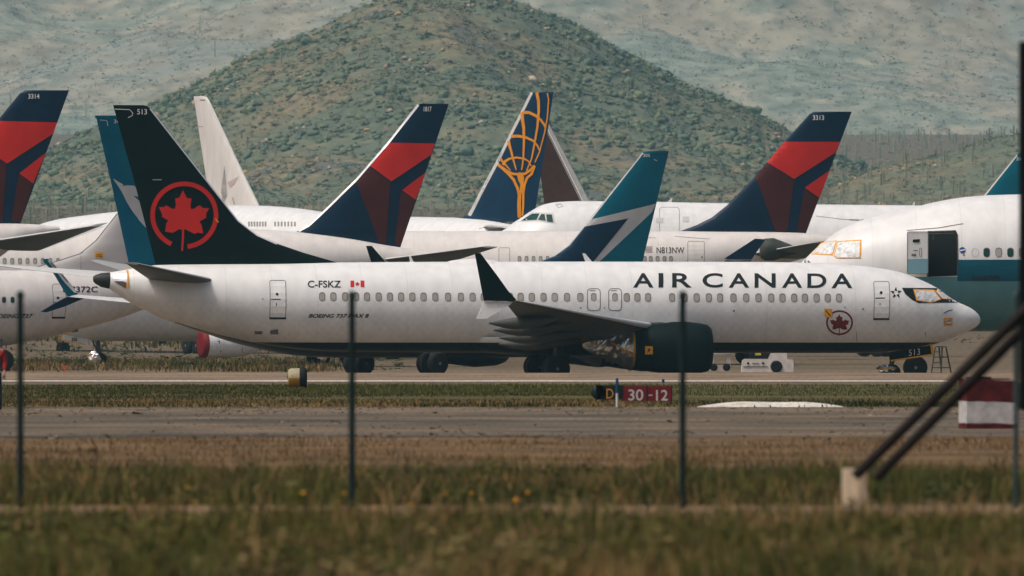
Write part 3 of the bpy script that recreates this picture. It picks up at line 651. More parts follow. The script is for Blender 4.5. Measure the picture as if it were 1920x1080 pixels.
# wheel fairing under the wing root
mb = MB(); x0 = p.P(1230,650,0).x; x1 = p.P(880,650,0).x; n = 16; v = []
for i in range(n+1):
    f = i/n; xx = x0+(x1-x0)*f; b = math.sin(math.pi*f)**.5
    for k in range(13):
        a = math.pi*(1+k/12); v.append((xx, (1.2+.95*b)*math.cos(a), 1.95+(.55+.30*b)*math.sin(a)))
mb.add(v, [(i*13+k, i*13+k+1, (i+1)*13+k+1, (i+1)*13+k) for i in range(n) for k in range(12)], 0, True); mb.build('belly_fairing', M_ac, p.root)
LE = [(265,196),(277,199),(284,206),(300,227),(447,414),(465,428),(483,441),(520,457),(570,474),(632,492),(650,497)]
TE = [(212,197),(250,333),(292,497),(293,501)]
p.fin(LE, TE, [M_black])
p.paint_fin(merge2(ring2(345.5,403.5,63.8,63.2,8.6,64,-246,84) , leaf2(345.5,403.7,.1389,.1389)), M_leaf)
p.paint_fin(stroke2([(281,203.5),(299,226.5),(446,414),(464,428),(482,441.5),(519,458)], 2.6, 1.6), M_alu)
p.paint_fin(text2('513', 257,275.5,204.5,214.5,.006), M_wtext)
p.paint_fin(stroke2([(215,204.5),(243,205.5),(249,212),(247.5,217),(240,220.5)], 1.3), M_wtext)
p.paint_fin(stroke2([(286,337),(303,337)], 1.2), M_stripe)
p.paint_fin(stroke2([(404,410),(409.5,417)], 2), M_tape)
p.fin_done('black tail fin with a red maple leaf in a ring')
# lettering and marks
mb = MB()
for ch, a, b, s_ in [('A',1187,1225,0),('I',1234.5,1243.5,0),('R',1260,1297,0),('C',1317,1355,0),('A',1366,1404.5,.3),('N',1414.5,1454,.3),('A',1466,1504,.5),('D',1513.5,1549.5,.7),('A',1559,1598,.9)]:
    p.drape(mb, text2(ch, a, b, 512+s_, 539+s_, .017 if ch != 'I' else .03), p.half, 0, .014, .16, 1.8)
mb.build('lettering', M_text, p.body)
p.sub('lettering', [text2('C-FSKZ', 577,639,526,539,.012)], [M_text])
p.sub('lettering', [text2('BOEING 737 MAX 8', 578,692,588.5,596,.025,.35)], [M_text])
p.sub('flag', [merge2(poly2([(657,526),(664,526),(664,538),(657,538)]), poly2([(676,526),(683,526),(683,538),(676,538)]), leaf2(670,532,.0125,.0125)), ], [M_leaf])
p.sub('emblem', [merge2(ring2(1574,605,25.2,23.4,3.2), leaf2(1574.5,606,.054,.05))], [M_leaf_dark])
st = []
for k in range(5):
    a = R(90+72*k); c_ = (1680+6*math.cos(a), 549-6*math.sin(a)); q = lambda d, r: (c_[0]+r*math.cos(a+d), c_[1]-r*math.sin(a+d)*1.05)
    st.append(poly2([q(0, 5.2), q(2.0, 3.6), q(-2.4, 3.0)]))
p.sub('emblem', [merge2(*st)], [M_text])
for fl in ([(1545,578.5),(1560,579.5),(1560.5,595.5),(1546,594)],):
    o = p.sub('warning_tag', [poly2(fl), stroke2([(1548,582),(1557,592.5)], 2)], [M_tape, M_text], off=.022); 
p.sub('pitot_cover', [poly2([(1769,596),(1786,596),(1786,611),(1770,611)]), poly2([(1773,600),(1782,599),(1783,607),(1774,608)]), merge2(stroke2([(1769,588),(1777,583),(1786,581)], 1.6), stroke2([(1773,603),(1782,601)], 1.3), stroke2([(1774,607),(1782,608)], 1.2))], [M_tape, M_pfoil, M_text], off=.02, y0=1.3)
p.sub('windscreen_mask', [poly2([(1691,539.6),(1757,540),(1780,556),(1800,567.6),(1762,567.5),(1722,568),(1710,562),(1697,551)])], [M_text], off=.012, cell=.12, y0=1.3)
for pl in ([(1712,542),(1751,543),(1765,561),(1752,566),(1744,567.3),(1718,563.5)], [(1752.5,543.6),(1767,547.5),(1786,561.5),(1767,560.4)]):
    c_ = (sum(a for a, b in pl)/len(pl), sum(b for a, b in pl)/len(pl)); inn = [(c_[0]+(a-c_[0])*.90, c_[1]+(b-c_[1])*.84) for a, b in pl]
    p.sub('windscreen_cover', [poly2(pl), poly2(inn)], [M_tape, M_pfoil], off=.024, cell=.12, y0=1.2)
wx = [604,625,647,667.5,688,710,731,752,773,794,816,840,864,886,907,931,956,976,997,1019,1040,1063,1088,1175,1195,1215,1260,1283,1306,1329,1350,1375,1399,1422,1446,1467,1489,1509,1531,1552,1573]
for x_ in wx: p.window(x_, 556+(x_-604)*.0026, 11.6, 16.2)
p.door(505,525,536,597, 4, 1.3, True, [stroke2([(508,561),(526,561)], 1.6), ring2(519.5,551.5,2.6,2.6,2.5,10), stroke2([(518,568),(518,574)], 1.5)], M_ac)
p.door(1637.5,527,1667.5,598.5, 4, 1.2, True, [stroke2([(1641,559),(1659,558.5)], 1.8), ring2(1652,548.5,2.8,2.8,2.7,10), stroke2([(1650,568),(1650,572)], 1.5)], M_ac)
for a in (1100.5, 1140.5):
    d_ = p.door(a,540.5,a+25.5,583, 7, 1.5, False, [stroke2([(a+5,545),(a+16,545)], 1.2)], M_ac); p.window(a+12.5, 557, 10.5, 15, parent=d_)
# small ports, drains, antennas
for fl in (poly2(rrect(492.5,560.5,2.4,2.4,.8)), poly2(rrect(1618,579.5,3,3,1)), poly2(rrect(1088.5,577.5,3,2.4,.8)), poly2(rrect(1133,577.5,3,2.4,.8)), poly2(rrect(1376,583,3,4,1)), poly2(rrect(1584,576,3,2,.6))): p.sub('vent_port', [fl], [M_ring])
for fl in (stroke2([(1605.5,622),(1606.5,641)], 1), stroke2([(1735,622),(1736,632)], 1)): p.sub('drain_streak', [fl], [M_ring])
for fl in ([(506,620),(521,617),(522,627),(507,627)], [(477,621),(492,621),(491,627),(478,627)]): p.sub('drain_panel', [poly2(fl)], [M_line])
for poly in ([(1092,475),(1097,475),(1111,492),(1098,492)], [(767,480),(770,480),(776,492),(769,492)]): p.plate('antenna', poly, 0, .03, M_white)
mb = MB(); c0 = p.P(888,492,0); hl = abs(p.P(945,492,0).x-p.P(830,492,0).x)/2; nn = 14; v = []
for i in range(nn+1):
    f = -1+2*i/nn
    for k in range(nn+1):
        a = -1.15+2.3*k/nn; b = math.sqrt(max(1-f*f, 0)); yy = a*1.0*b; zz = c0.z-.10-(yy**2)/4.0+.26*b*math.cos(a*1.35); v.append((c0.x+f*hl, yy, zz))
mb.add(v, [(i*(nn+1)+k, i*(nn+1)+k+1, (i+1)*(nn+1)+k+1, (i+1)*(nn+1)+k) for i in range(nn) for k in range(nn)], 0, True)
ra = mb.build('antenna_radome', M_white, p.root)
# tail cone exhaust and its covers
e0 = p.P(204,526,0); mb = MB(); e1 = p.P(175,522,0).x-e0.x
mb.lathe([(.25,.36),(0,.362),(e1*.5,.31,.02),(e1*.85,.20,.05),(e1,.12,.07)], (e0.x,0,e0.z), 'x', 24); mb.build('exhaust_cone', mat('sooty_metal', (.035,.037,.036), .55, .3), p.root)
p.sub('intake_cover', [poly2([(212,521),(218,514),(226,511.5),(237,511),(239,520),(238,530),(228,527),(214,527)]), poly2([(236,506),(240,506),(240,541),(236.5,541)])], [M_foil, M_tape], off=.05, cell=.1, y0=.4)
p.sub('vent_hood', [poly2([(214,528),(236,527),(236,541)])], [mat('brown_cover', (.10,.08,.06), .7)], off=.04, cell=.1, y0=.4)
# wings
def ac_wing(sg):
    xn = p.nose.x
    if sg < 0: tl, tt = p.P(968,563.5,-17.3), p.P(948,567,-17.3)
    tipl = AC['tl']; tipt = AC['tt']; r = (xn-13.2, 2.10); mb = MB()
    def le(y): f = (y-1.2)/(17.3-1.2); return r[0]+(tipl.x-r[0])*f, r[1]+(tipl.z-r[1])*f
    def te(y):
        if y < 5.6: return xn-20.9, 1.80+(y-1.2)*.055
        f = (y-5.6)/(17.3-5.6); z5 = 1.80+4.4*.055; return xn-20.9+(tipt.x-(xn-20.9))*f, z5+(tipt.z-z5)*f
    for y in (.5, 1.6, 3.2, 5.6, 8.5, 11.5, 14.5, 17.3):
        a, b = le(y), te(y); c = a[0]-b[0]; mb.loft
        SEC.append(((a[0], sg*y, a[1]), (b[0], sg*y, b[1]), (0, 0, 1), c*(.125 if y < 6 else .10)))
    return le, te
AC = dict(tl=p.P(968,563.5,-17.3), tt=p.P(947,567.5,-17.3))
for sg in (-1, 1):
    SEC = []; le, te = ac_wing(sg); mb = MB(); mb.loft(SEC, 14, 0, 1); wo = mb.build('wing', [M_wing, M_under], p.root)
    mb = MB(); v = []
    mb.loft([(Vector(a)+Vector((.03,0,.0)), Vector(a)+Vector((-.28,0,.0)), n_, th*.42) for a, b, n_, th in SEC[1:]], 6, 0); mb.build('slat', M_alu, wo)
    for y, back in ((4.2,1.3),(7.4,1.3),(10.2,1.25),(12.6,1.2)):
        a, b = le(y), te(y); mb = MB(); l = 4.2 - y*.11; zc = b[1]-.30
        mb.lathe([(l*.70,.02,.25),(l*.5,.17,.14),(l*.15,.27,.02),(-.1,.26,-.02),(-back*.5,.18,-.02),(-back,.03,0)], (b[0], sg*y, zc), 'x', 16); mb.build('flap_fairing', M_under, wo)
    # engine
    ex = lambda px: p.P(px,650,-4.83).x
    cy, cz = sg*4.83, 1.50
    eb = MB(); eb.lathe([(ex(1318),.70),(ex(1330),.80),(ex(1332),.90),(ex(1326),1.03),(ex(1312),1.10),(ex(1288),1.165),(ex(1262),1.165),(ex(1225),1.05),(ex(1183),.90),(ex(1183),.84)], (0,cy,cz), 'x', 48, 0); eo = eb.build('engine', [M_black], p.root)
    eb = MB(); eb.lathe([(ex(1319),.02),(ex(1319),.78)], (0,cy,cz), 'x', 32, 0, False); eb.build('inlet_cover', M_leaf_dark, eo)
    fb = MB(); xs = np.linspace(ex(1182), ex(1092), 26); v = []; k = 40
    for i, xx in enumerate(xs):
        f = i/25; r = .87*(1-f)**.8+.13
        for j in range(k):
            a = 2*math.pi*j/k; dr = (float(fbm(np.array(i*.33+sg*7), np.array(j*.30), 3))-.47)*.42*min(1, 4*f+.15)*min(1, r*1.6); v.append((xx, cy+(r+dr)*math.cos(a), cz+.16*f+(r+dr)*math.sin(a)))
    fb.add(v, [(i*k+j, i*k+(j+1) % k, (i+1)*k+(j+1) % k, (i+1)*k+j) for i in range(25) for j in range(k)], 0, False); fb.build('foil_wrap', M_foil, eo)
    tb = MB(); tb.lathe([(ex(1186),.915),(ex(1181),.895)], (0,cy,cz), 'x', 40, 0, False)
    for a0_, a1_, x0_, x1_ in ((R(90),R(80),1181,1092),(R(200) if sg < 0 else R(-20),R(170),1180,1140)):
        for i in range(8):
            f0, f1 = i/8, (i+1)/8
            g = lambda f: (ex(x0_)+(ex(x1_)-ex(x0_))*f, (.89*(1-(f*abs(x1_-x0_)/90))**.8+.16), a0_+(a1_-a0_)*f, .16*f)
            A, B_ = g(f0), g(f1); tb.tube((A[0], cy+A[1]*math.cos(A[2]), cz+A[3]+A[1]*math.sin(A[2])), (B_[0], cy+B_[1]*math.cos(B_[2]), cz+B_[3]+B_[1]*math.sin(B_[2])), .03, .03, 6)
    tb.build('tape_band', M_tape, eo)
    pb = MB(); pb.loft([((ex(1285),cy,cz+1.0),(ex(1120),cy,cz+.2),(0,1,0),.30),((ex(1240),cy,cz+1.15),(ex(1090),cy,cz+1.0),(0,1,0),.26)], 8); pb.build('pylon', M_under, eo)
    if sg < 0:
        sb = MB(); q = [(1209.5,649,),(1224,649),(1224,664.5),(1209.5,664.5)]; v = []
        for px, py in q:
            g = p.P(px,py,-5.9); dz = g.z-cz; v.append((g.x, cy-math.sqrt(1.06**2-dz*dz)-.03, g.z))
        sb.add(v, [(0,1,2,3)], 0, False); dv = [tuple(Vector(v[i])*.5+Vector(v[j])*.5+Vector((0,-.01,0))) for i, j in ((0,1),(1,2),(2,3),(3,0))]
        c_ = sum((Vector(a) for a in v), Vector())/4; arrow = [c_+Vector((.08,-.012,.10)), c_+Vector((-.03,-.012,.05)), c_+Vector((-.08,-.012,-.11)), c_+Vector((.03,-.012,-.03))]
        sb.add(arrow, [(0,1,2,3)], 1, False); sb.build('warning_tag', [M_tape, M_text], eo)
        p.plate('winglet', [(889,474.5),(899.5,474.5),(934,520),(952,545),(968,562.5),(962,566),(907,563.5)], -17.6, .05, M_black, -.12, wo, label=None) if False else None
        o = p.plate('winglet', [(889,474.5),(899.5,474.5),(934,520),(952,545),(968,562),(962,565.5),(907,563.5)], -17.5, .045, M_black, -.10, wo)
        o = p.plate('lower_winglet', [(907,564.2),(962,566),(956,572),(940,580),(913,597.5),(893,597.5),(903,577)], -17.5, .04, M_white, .12, wo)
    else:
        p.plate('winglet', [(687,461),(697.5,461),(717,484),(728,497),(738,506),(702,510)], 17.5, .045, M_black, .10, wo)
        p.plate('lower_winglet', [(702,510),(735,510),(705,541),(688,541)], 17.5, .04, M_white, -.12, wo)
    # tailplane
    if sg < 0: rl, rt, tl_, tt_ = p.P(418,528,-.8), p.P(283,524,-.8), p.P(259,494.5,-7.15), p.P(234,492.5,-7.15); AC['st'] = (rl, rt, tl_, tt_)
    rl, rt, tl_, tt_ = AC['st']; mb = MB()
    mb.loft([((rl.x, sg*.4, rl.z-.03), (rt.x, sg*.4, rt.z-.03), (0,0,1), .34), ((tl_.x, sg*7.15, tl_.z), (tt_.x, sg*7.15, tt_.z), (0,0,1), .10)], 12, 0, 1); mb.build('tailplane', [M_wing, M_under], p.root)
# landing gear
xm = p.P(1042,690,-2.86).x; xg = p.P(1672,690,0).x
for y_ in (-2.86, 2.86): p.wheel_set('main_gear', xm, y_, 1.9, .57, 2, 0, .43)
ng = p.wheel_set('nose_gear', xg, 0, 1.6, .36, 2, 0, .22)
v_, f_ = ico(3); nn = np.array([float(fbm(np.array(a*3+5), np.array(b*3+c*4.1), 3)) for a, b, c in v_]); v_ = v_*(1+(nn[:, None]-.47)*1.3)*np.array([.42, .34, .20])
mb = MB(); mb.add([(xg-.28+a, -.25+b, .50+c) for a, b, c in v_], [tuple(x) for x in f_.tolist()], 0, False); mb.build('foil_wrap', M_foil, ng)
mb = MB(); mb.lathe([(-.03,.36),(.03,.36)], (xg-.28,-.25,.56), 'z', 16, 0, False); mb.build('tape_band', M_tape, ng)
mb = MB()
pl = [(1664,659),(1746,645.5),(1749.5,664.5),(1670,676.5)]; p.plate('', pl, -.42, .025, M_black, mb=mb, build=False)
v, f = merge2(stroke2([pl[0], pl[1]], 3), stroke2([pl[1], pl[2]], 5), stroke2([pl[2], pl[3]], 3)); mb.add([tuple(p.P(a, b, -.455)) for a, b in v], f, 1, False)
v, f = text2('513', 1704,1725,656,667.5,.0,0,1.1,-.13); mb.add([tuple(p.P(a, b, -.46)) for a, b in v], f, 2, False); mb.build('gear_door', [M_black, M_tape, M_wtext], p.root)
AC_P = p

# ================================================================== AIRLINER behind: blue-teal tail, far wing and split winglet at left
p = Plane('airliner with blue-teal tail and white chevron half hidden behind the black tail', 838, 658.6, 39, False)
p.fuselage([(1370,585),(1330,545),(1290,520),(1200,502),(900,499),(400,500),(262,505),(225,512)], [(1375,625),(1340,650),(1250,667),(640,671),(560,667),(500,657),(450,645),(400,629),(350,612),(300,594),(262,572),(225,540)], (1392,602), mats=body_paint('white_paint_shaded_belly', (.74,.73,.71), (.060,.066,.060), 2.55))  # dark grey below the line stands in for the shaded underside
p.fin([(246,217),(262,226),(430,430),(470,455),(560,500)], [(180,218),(210,350),(241,492),(246,515)], [M_teal_blue], tk=.06)
p.paint_fin(poly2([(178,216.5),(250,216.5),(250,221),(200,222),(178,222)]), M_teal)
p.paint_fin(poly2([(196,232),(262,226),(330,320),(330,345),(254,345),(229,335)]), M_teal)
p.paint_fin(poly2([(211.5,334.5),(222,341),(231,346),(229,349),(238,347.5),(251,348),(257,355),(260,369),(249,366.5),(262,378),(271,405),(278,432),(262,415),(245,392),(238,380),(227,358)]), M_stripe)
p.paint_fin(poly2([(247,395),(278,434),(295,492),(258,492)]), M_teal)
p.paint_fin(stroke2([(187,225),(200,226),(202,236)], 1.2), M_wtext); p.paint_fin(text2('306', 213,231,224,231,.01), M_wtext)
p.fin_done('blue-teal tail fin with white chevron')
tl, tt = p.P(146,553,17.4), p.P(128,556.5,17.4); xn = p.nose.x
rl = p.P(262,571,13.0); rt_ = p.P(200,566,13.0)
for sg in (-1, 1):
    mb = MB(); q = []
    for y in (1.0, 5.6, 17.4):
        f = (y-1)/16.4; xl = xn-13.2+(tl.x-(xn-13.2))*f; zl = 2.2+(tl.z-2.2)*f
        xt = xn-20.9 if y < 6 else tt.x; zt = 2.0+(tt.z-2.0)*f; q.append(((xl, sg*y, zl), (xt, sg*y, zt), (0,0,1), (xl-xt)*.10))
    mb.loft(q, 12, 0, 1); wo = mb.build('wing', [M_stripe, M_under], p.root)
    for y in (4.5, 8.5, 12):
        f = (y-5.6)/11.8; xt = xn-20.9+(tt.x-xn+20.9)*max(f, 0); zt = 2.0+(tt.z-2.0)*(y-1)/16.4; mb = MB()
        mb.lathe([(2.6,.02,.2),(1.6,.17,.1),(0,.24),(-.7,.15),(-1.3,.03)], (xt, sg*y, zt-.3), 'x', 14); mb.build('flap_fairing', M_under, wo)
    mb = MB(); x0 = xn-11.7; mb.lathe([(0,.72),(.1,.9),(-.3,1.0),(-1.6,1.08),(-3.4,.9),(-4.6,.55)], (x0, sg*4.83, 1.45), 'x', 28); mb.build('engine', M_black, p.root)  # engine blackened: the dark below this aircraft is put into its colour
    if sg > 0:
        mb = MB(); p.plate('', [(84,486),(92,485),(109,505),(132,533),(146,553),(127,556),(105,516),(98,504),(86,492)], 17.5, .04, M_teal, .08, mb=mb, build=False, m=0)
        def wl(fl, m_):
            z0 = p.P(127,556,17.5).z; out = []
            for a, b in fl[0]:
                g = p.P(a, b, 17.45); g = p.P(a, b, 17.45+.08*(g.z-z0)); out.append((g.x, g.y-.05-.012*m_, g.z))
            mb.add(out, fl[1], m_, False)
        wl(poly2([(88,489),(92,485),(109,505),(132,533),(143,549),(138,549),(120,530),(102,507)]), 1)
        z0x = [(0,0)]
        tv, tf = text2('westjet.com', 0,1,1,0,.02); ang = math.atan2(533-488, 132-91)
        wl(([(92+u*49*math.cos(ang)+ (1-vv)*5.0*math.sin(ang)-1, 488+u*50*math.sin(ang)-(1-vv)*5.0*math.cos(ang)+5) for u, vv in tv], tf), 2)
        mb.build('winglet', [M_teal, M_wtext, M_text], wo)
        p.plate('lower_winglet', [(124,557),(142,555.5),(156,559.5),(120,575),(87,585.5),(76,584.5),(100,570)], 17.45, .035, M_wj_navy, -.05, wo)
    rl_, rt2, tl2, tt2 = p.P(245,517,1.0), p.P(170,521,1.0), p.P(2,497.5,7.15), p.P(-30,495.5,7.15)
    mb = MB(); mb.loft([((rl_.x, sg*.5, rl_.z), (rt2.x, sg*.5, rt2.z), (0,0,1), .30), ((tl2.x, sg*7.15, tl2.z), (tt2.x, sg*7.15, tt2.z), (0,0,1), .10)], 12, 0, 1); mb.build('tailplane', [M_stripe, M_under], p.root)
p.gear(39.5, 4.0, .57, at=.56)

# ================================================================== AIRLINER 7372C at left, facing left, grey fin
p = Plane('white airliner at left edge with plain grey tail fin and registration ending 372C', -150, 700, 24, True)
xs_ = lambda l: l
p.fuselage([(-660,585),(-630,548),(-590,522),(-520,508),(-300,506),(0,507),(62,507),(150,509),(250,513),(330,520),(372,527)], [(-670,622),(-640,645),(-560,652),(-200,652),(0,649),(50,641),(100,630),(150,617),(200,604),(237,592),(272,579),(330,556),(372,542)], (-688,605), mats=M_cream)
p.fin([(300,322),(288,322),(220,399),(202,422),(180,450),(150,475),(112,487.5),(65,501),(30,508),(20,515)], [(332,322),(352,505),(355,515)], [mat('pale_grey_fin_paint', (.56,.53,.51), .45, var=.06, scale=.5)])
p.paint_fin(stroke2([(220,399.5),(202,422.5),(180,450.5),(150,475.5),(112,488),(65,501.5)], 1.6), M_line, .014); p.paint_fin(stroke2([(151,478),(151,507)], .7), M_line)
p.paint_fin(poly2([(177,473),(193,472.5),(193,484),(177,483.5)]), M_tape, .02); p.paint_fin(merge2(stroke2([(180,478),(190,477.5)],1.2), stroke2([(180,481.5),(191,481)],1.0)), M_text, .026)
p.fin_done('plain pale grey tail fin')
p.sub('lettering', [text2('N7372C', 118,183,537,548,.012)], [M_text]); p.sub('lettering', [text2('BOEING 737', -14,62,588.5,597,.02,.35)], [M_text])
p.door(97,532,122,596, 5, 1.0, True, [ring2(108.5,558.5,2.5,2.5,2.4,10), stroke2([(100,567),(110,567)],1.4)], M_cream)
for x_ in (7.5, 23.5, -9): p.window(x_, 562, 8, 12, [M_ring, M_glass])
p.hidden_wings(39.5, 4.0, 34, 2.3, False, True, eng=False); p.gear(39.5, 4.0, .57, at=.487)
p.sub('drain_panel', [poly2([(135,618),(147,616),(147,622),(136,623)])], [M_line])
for sg in (-1, 1):
    a = p.P(300,530,1).x; mb = MB(); mb.loft([((a, sg*.5, 4.6), (a-3.2, sg*.5, 4.6), (0,0,1), .3), ((a-3.6, sg*6.6, 5.1), (a-5.2, sg*6.6, 5.1), (0,0,1), .1)], 10, 0, 1)
    if sg < 0: mb.build('tailplane', [M_wing, M_under], p.root)

# ================================================================== AIRLINER 305 dark teal tail
p = Plane('airliner with dark teal tail, white chevron and number 305, behind the black winglet', 650, 770, 20, True)
p.fuselage([(75,560),(105,535),(150,518),(250,511),(700,511),(1000,511),(1160,513),(1220,520),(1262,532)], [(70,600),(100,622),(160,638),(250,640),(700,640),(900,640),(1000,630),(1120,598),(1200,570),(1262,547)], (54,585), mats=M_white)
p.fin([(1215,283),(1208,283.5),(1203,287),(1095,425),(1066,461),(1040,480),(1011,491),(980,505),(960,515)], [(1254,283),(1205,490),(1200,518)], [M_teal])
p.paint_fin(stroke2([(1205,287),(1096,426),(1068,461)], 2.6, 1.6), M_stripe)
p.paint_fin(poly2([(1097,424.5),(1109,411),(1230,381.8),(1222,398),(1123,491),(1112,491),(1178,409.5)]), M_stripe)
p.paint_fin(poly2([(1096.5,424.5),(1177,410),(1111,491.5),(1012,491.5),(1040,480.5),(1067,461.5)]), M_wj_navy, .026, .2)
p.paint_fin(poly2([(1212,400),(1229,384),(1205,490),(1124,490)]), mat('mid_teal_paint', (.001,.135,.19), .42, var=.05), .009)
p.paint_fin(text2('305', 1206,1218.5,288.5,294.5,.02), M_wtext)
p.paint_fin(stroke2([(1224,289.5),(1252,290)], .8), mat('seam_teal', (.002,.05,.07), .5), .016); p.paint_fin(stroke2([(1226,299),(1232,301.5)], 1.2), M_wtext)
p.paint_fin(merge2(stroke2([(1094,457),(1108,457.5),(1108,447.5)], 2.4), stroke2([(1094,453),(1104,452)], 2)), M_tape, .024)
p.fin_done('dark teal tail fin with white chevron and number 305')
p.hidden_wings(39.5, 4.0, 32, 2.4, False, True, eng=False)
sg = p.ns; xn = p.nose.x
p.wing([(sg*1.4, xn-13.4, 2.3, xn-21, 2.2), (sg*6, xn-16, 2.7, xn-21, 2.6), (sg*16, xn-22, 3.2, xn-24, 3.2)])
# engine with red inlet cover and pale cowl
a = p.P(378,645,sg*4.8); b = p.P(490,655,sg*4.8); cz = a.z
mb = MB(); L_ = a.x-b.x
mb.lathe([(0,.66),(.0,.72),(-.12,.76),(-.5,.79),(-L_*.4,.78),(-L_*.7,.68),(-L_*.88,.50),(-L_,.30)], (a.x, sg*4.8, cz), 'x', 36); eo = mb.build('engine', M_white, p.root)
mb = MB(); mb.lathe([(.10,.02),(.10,.60),(.05,.76),(-.22,.80)], (a.x, sg*4.8, cz), 'x', 32, 0, False); mb.build('inlet_cover', mat('red_cover', (.17,.012,.016), .6, var=.15), eo)
p.sub('rigging_strap', [merge2(stroke2([(411,642),(414,660)], 1.2), poly2(rrect(410.5,640,3,3,1)), stroke2([(454,650),(454,662)], .9))], [M_text], lambda x, z: 4.8+math.sqrt(max(.80**2-(z-cz)**2, 0)), eo, .012, None, y0=5.5)
p.gear(39.5, 4.0, .57, at=.466)
mb = MB(); pl = [(115,625.5),(168,635),(174,648),(160,646),(114,637)]; lyd = p.ns*.5; p.plate('', pl, lyd, .03, M_white, mb=mb, build=False)
v, f = merge2(stroke2([pl[0], pl[1]], 2), stroke2([pl[0], pl[4]], 3), stroke2([pl[4], pl[3]], 2.4), stroke2([(166,635),(167,647)], 1.6)); mb.add([tuple(p.P(a_, b_, p.ns*.54)) for a_, b_ in v], f, 1, False)
v, f = text2('306', 134,145,633,640,.02); mb.add([tuple(p.P(a_, b_, p.ns*.545)) for a_, b_ in v], f, 2, False); mb.build('gear_door', [M_white, M_tape, M_text], p.root)
def foil_ball(px, py, D, r, seed, label):
    c_ = Wp(px, py, D); v, f = ico(3); nn = np.array([float(fbm(np.array(a*2.2+seed), np.array(b*2.2+c2*3.1), 3)) for a, b, c2 in v]); v = v*(1+(nn[:, None]-.47)*.9)*r
    z = float(zg(D)); mb = MB(); mb.add([(c_.x+a, c_.y+b, c_.z+c2) for a, b, c2 in v], [tuple(x) for x in f.tolist()], 0, False)
    o = thing('foil_bundle', label, 'wheel wrap', (c_.x, c_.y, z)); oo = mb.build('foil', M_foil, o); oo.location = (-c_.x, -c_.y, -z)
    tb = MB(); tb.lathe([(-.04,r*.9),(.04,r*.9)], (0,0,c_.z-z+r*.15), 'z', 20, 0, False); tb.build('tape_band', M_tape, o)
    if c_.z-r*.8 > z: sb = MB(); sb.tube((0,0,0), (0,0,c_.z-z), .06, .06, 8); sb.build('stand', M_strut, o)
foil_ball(177, 671, 762, .36, 3, 'ball of crumpled foil below the yellow taped gear door at left')
foil_ball(604, 664, 757, .36, 8, 'crumpled foil bundle beside dark wheels left of the middle fence post')

# ================================================================== far airliners
def delta_fin(p, red, dl, rr, dr):
    for fl, m_ in ((red, M_red), (dl, M_maroon), (rr, M_red), (dr, M_maroon)): p.paint_fin(poly2(fl), m_, .024, .3)
Z5 = lambda pts: [(540+x/3.483, 170+y/3.483) for x, y in pts]; Z8 = lambda pts: [(1180+x/3.375, 180+y/3.375) for x, y in pts]; Z1 = lambda pts: [(x/4, 150+y/4) for x, y in pts]
# 1817
p = Plane('airliner with navy and red tail numbered 1817, white strip up its leading edge', 40, 830, 3, True)
p.fuselage([(-740,505),(-700,470),(-640,443),(-560,431),(-400,429),(440,429.5),(500,431),(560,435),(650,446),(732,461),(790,470),(838,480)], [(-750,555),(-700,577),(-600,586),(380,586),(450,580),(600,545),(740,507),(838,489)], (-768,530), mats=M_cream)
p.fin(Z5([(860,86),(848,85),(640,350),(440,580),(205,810),(130,880),(60,920),(20,935),(0,960)]), Z5([(1050,86),(735,1020),(725,1050)]), [M_navy], tmax=.32)
delta_fin(p, Z5([(648,340),(958,345),(936,418),(675,592),(528,485)]), Z5([(520,490),(668,597),(640,1000),(595,992),(442,588)]), Z5([(898,535),(833,712),(745,650)]), Z5([(738,655),(830,715),(737,1015),(695,1008)]))
p.paint_fin(stroke2(Z5([(851,92),(642,357),(442,587),(207,816),(135,883),(70,918)]), 4.4, 2.4), M_alu, .030)
p.paint_fin(text2('1817', 794.5,809,200,209,.01), M_wtext, .03); p.fin_done('navy tail fin with red facets, numbered 1817')
for x_ in np.arange(-20, 112, 14.3): p.window(x_, 489.5, 7.4, 11.5)
p.hidden_wings(54, 5.0, 44, 2.6, True, True, eng=True); p.gear(54, 5.0, .55, 1.4, at=.445)
sg = p.ns
rl, rt, tl, tt = p.P(716,487,sg*1), p.P(838,494,sg*1), p.P(905,462.5,sg*9), p.P(934,463,sg*9)
for s_ in (sg, -sg): p.wing([(s_*.6, rl.x, rl.z, rt.x, rt.z), (s_*9.2, tl.x, tl.z, tt.x, tt.z)], [M_stripe, M_under], 'tailplane', 12, .09)
# 3313
p = Plane('airliner with navy and red tail numbered 3313 and registration N813NW on its side', 660, 880, 2, True)
p.fuselage([(-190,510),(-140,470),(-60,442),(40,434),(600,433.5),(1200,433),(1400,434),(1510,437),(1560,443),(1600,452)], [(-200,565),(-150,588),(-60,596),(1000,596),(1100,590),(1300,548),(1480,492),(1600,462)], (-222,535), mats=M_cream)
p.fin(Z8([(1190,99),(1165,100),(1140,115),(985,285),(790,515),(620,690),(520,770),(430,815),(330,852),(260,870),(240,880)]), Z8([(1408,98),(1120,862),(1112,882)]), [M_navy], tmax=.32)
delta_fin(p, Z8([(982,290),(1334,290),(1309,355),(1042,525),(872,420)]), Z8([(868,425),(1040,532),(1000,860),(925,860),(830,590),(796,515)]), Z8([(1269,470),(1204,645),(1110,580)]), Z8([(1107,590),(1200,650),(1120,858),(1060,858)]))
p.paint_fin(text2('3313', 1524,1545,216,225,.012), M_wtext, .02); p.fin_done('navy tail fin with red facets, numbered 3313')
p.sub('lettering', [text2('N813NW', 1231,1283,463.5,475,.008)], [M_text], y0=2.7)
p.sub('flag', [merge2(*[poly2([(1210,y_),(1223,y_),(1223,y_+1.2),(1210,y_+1.2)]) for y_ in (462,464.5,467,469.5,472)])], [mat('faded_flag_red', (.30,.20,.18), .6)], y0=2.7)
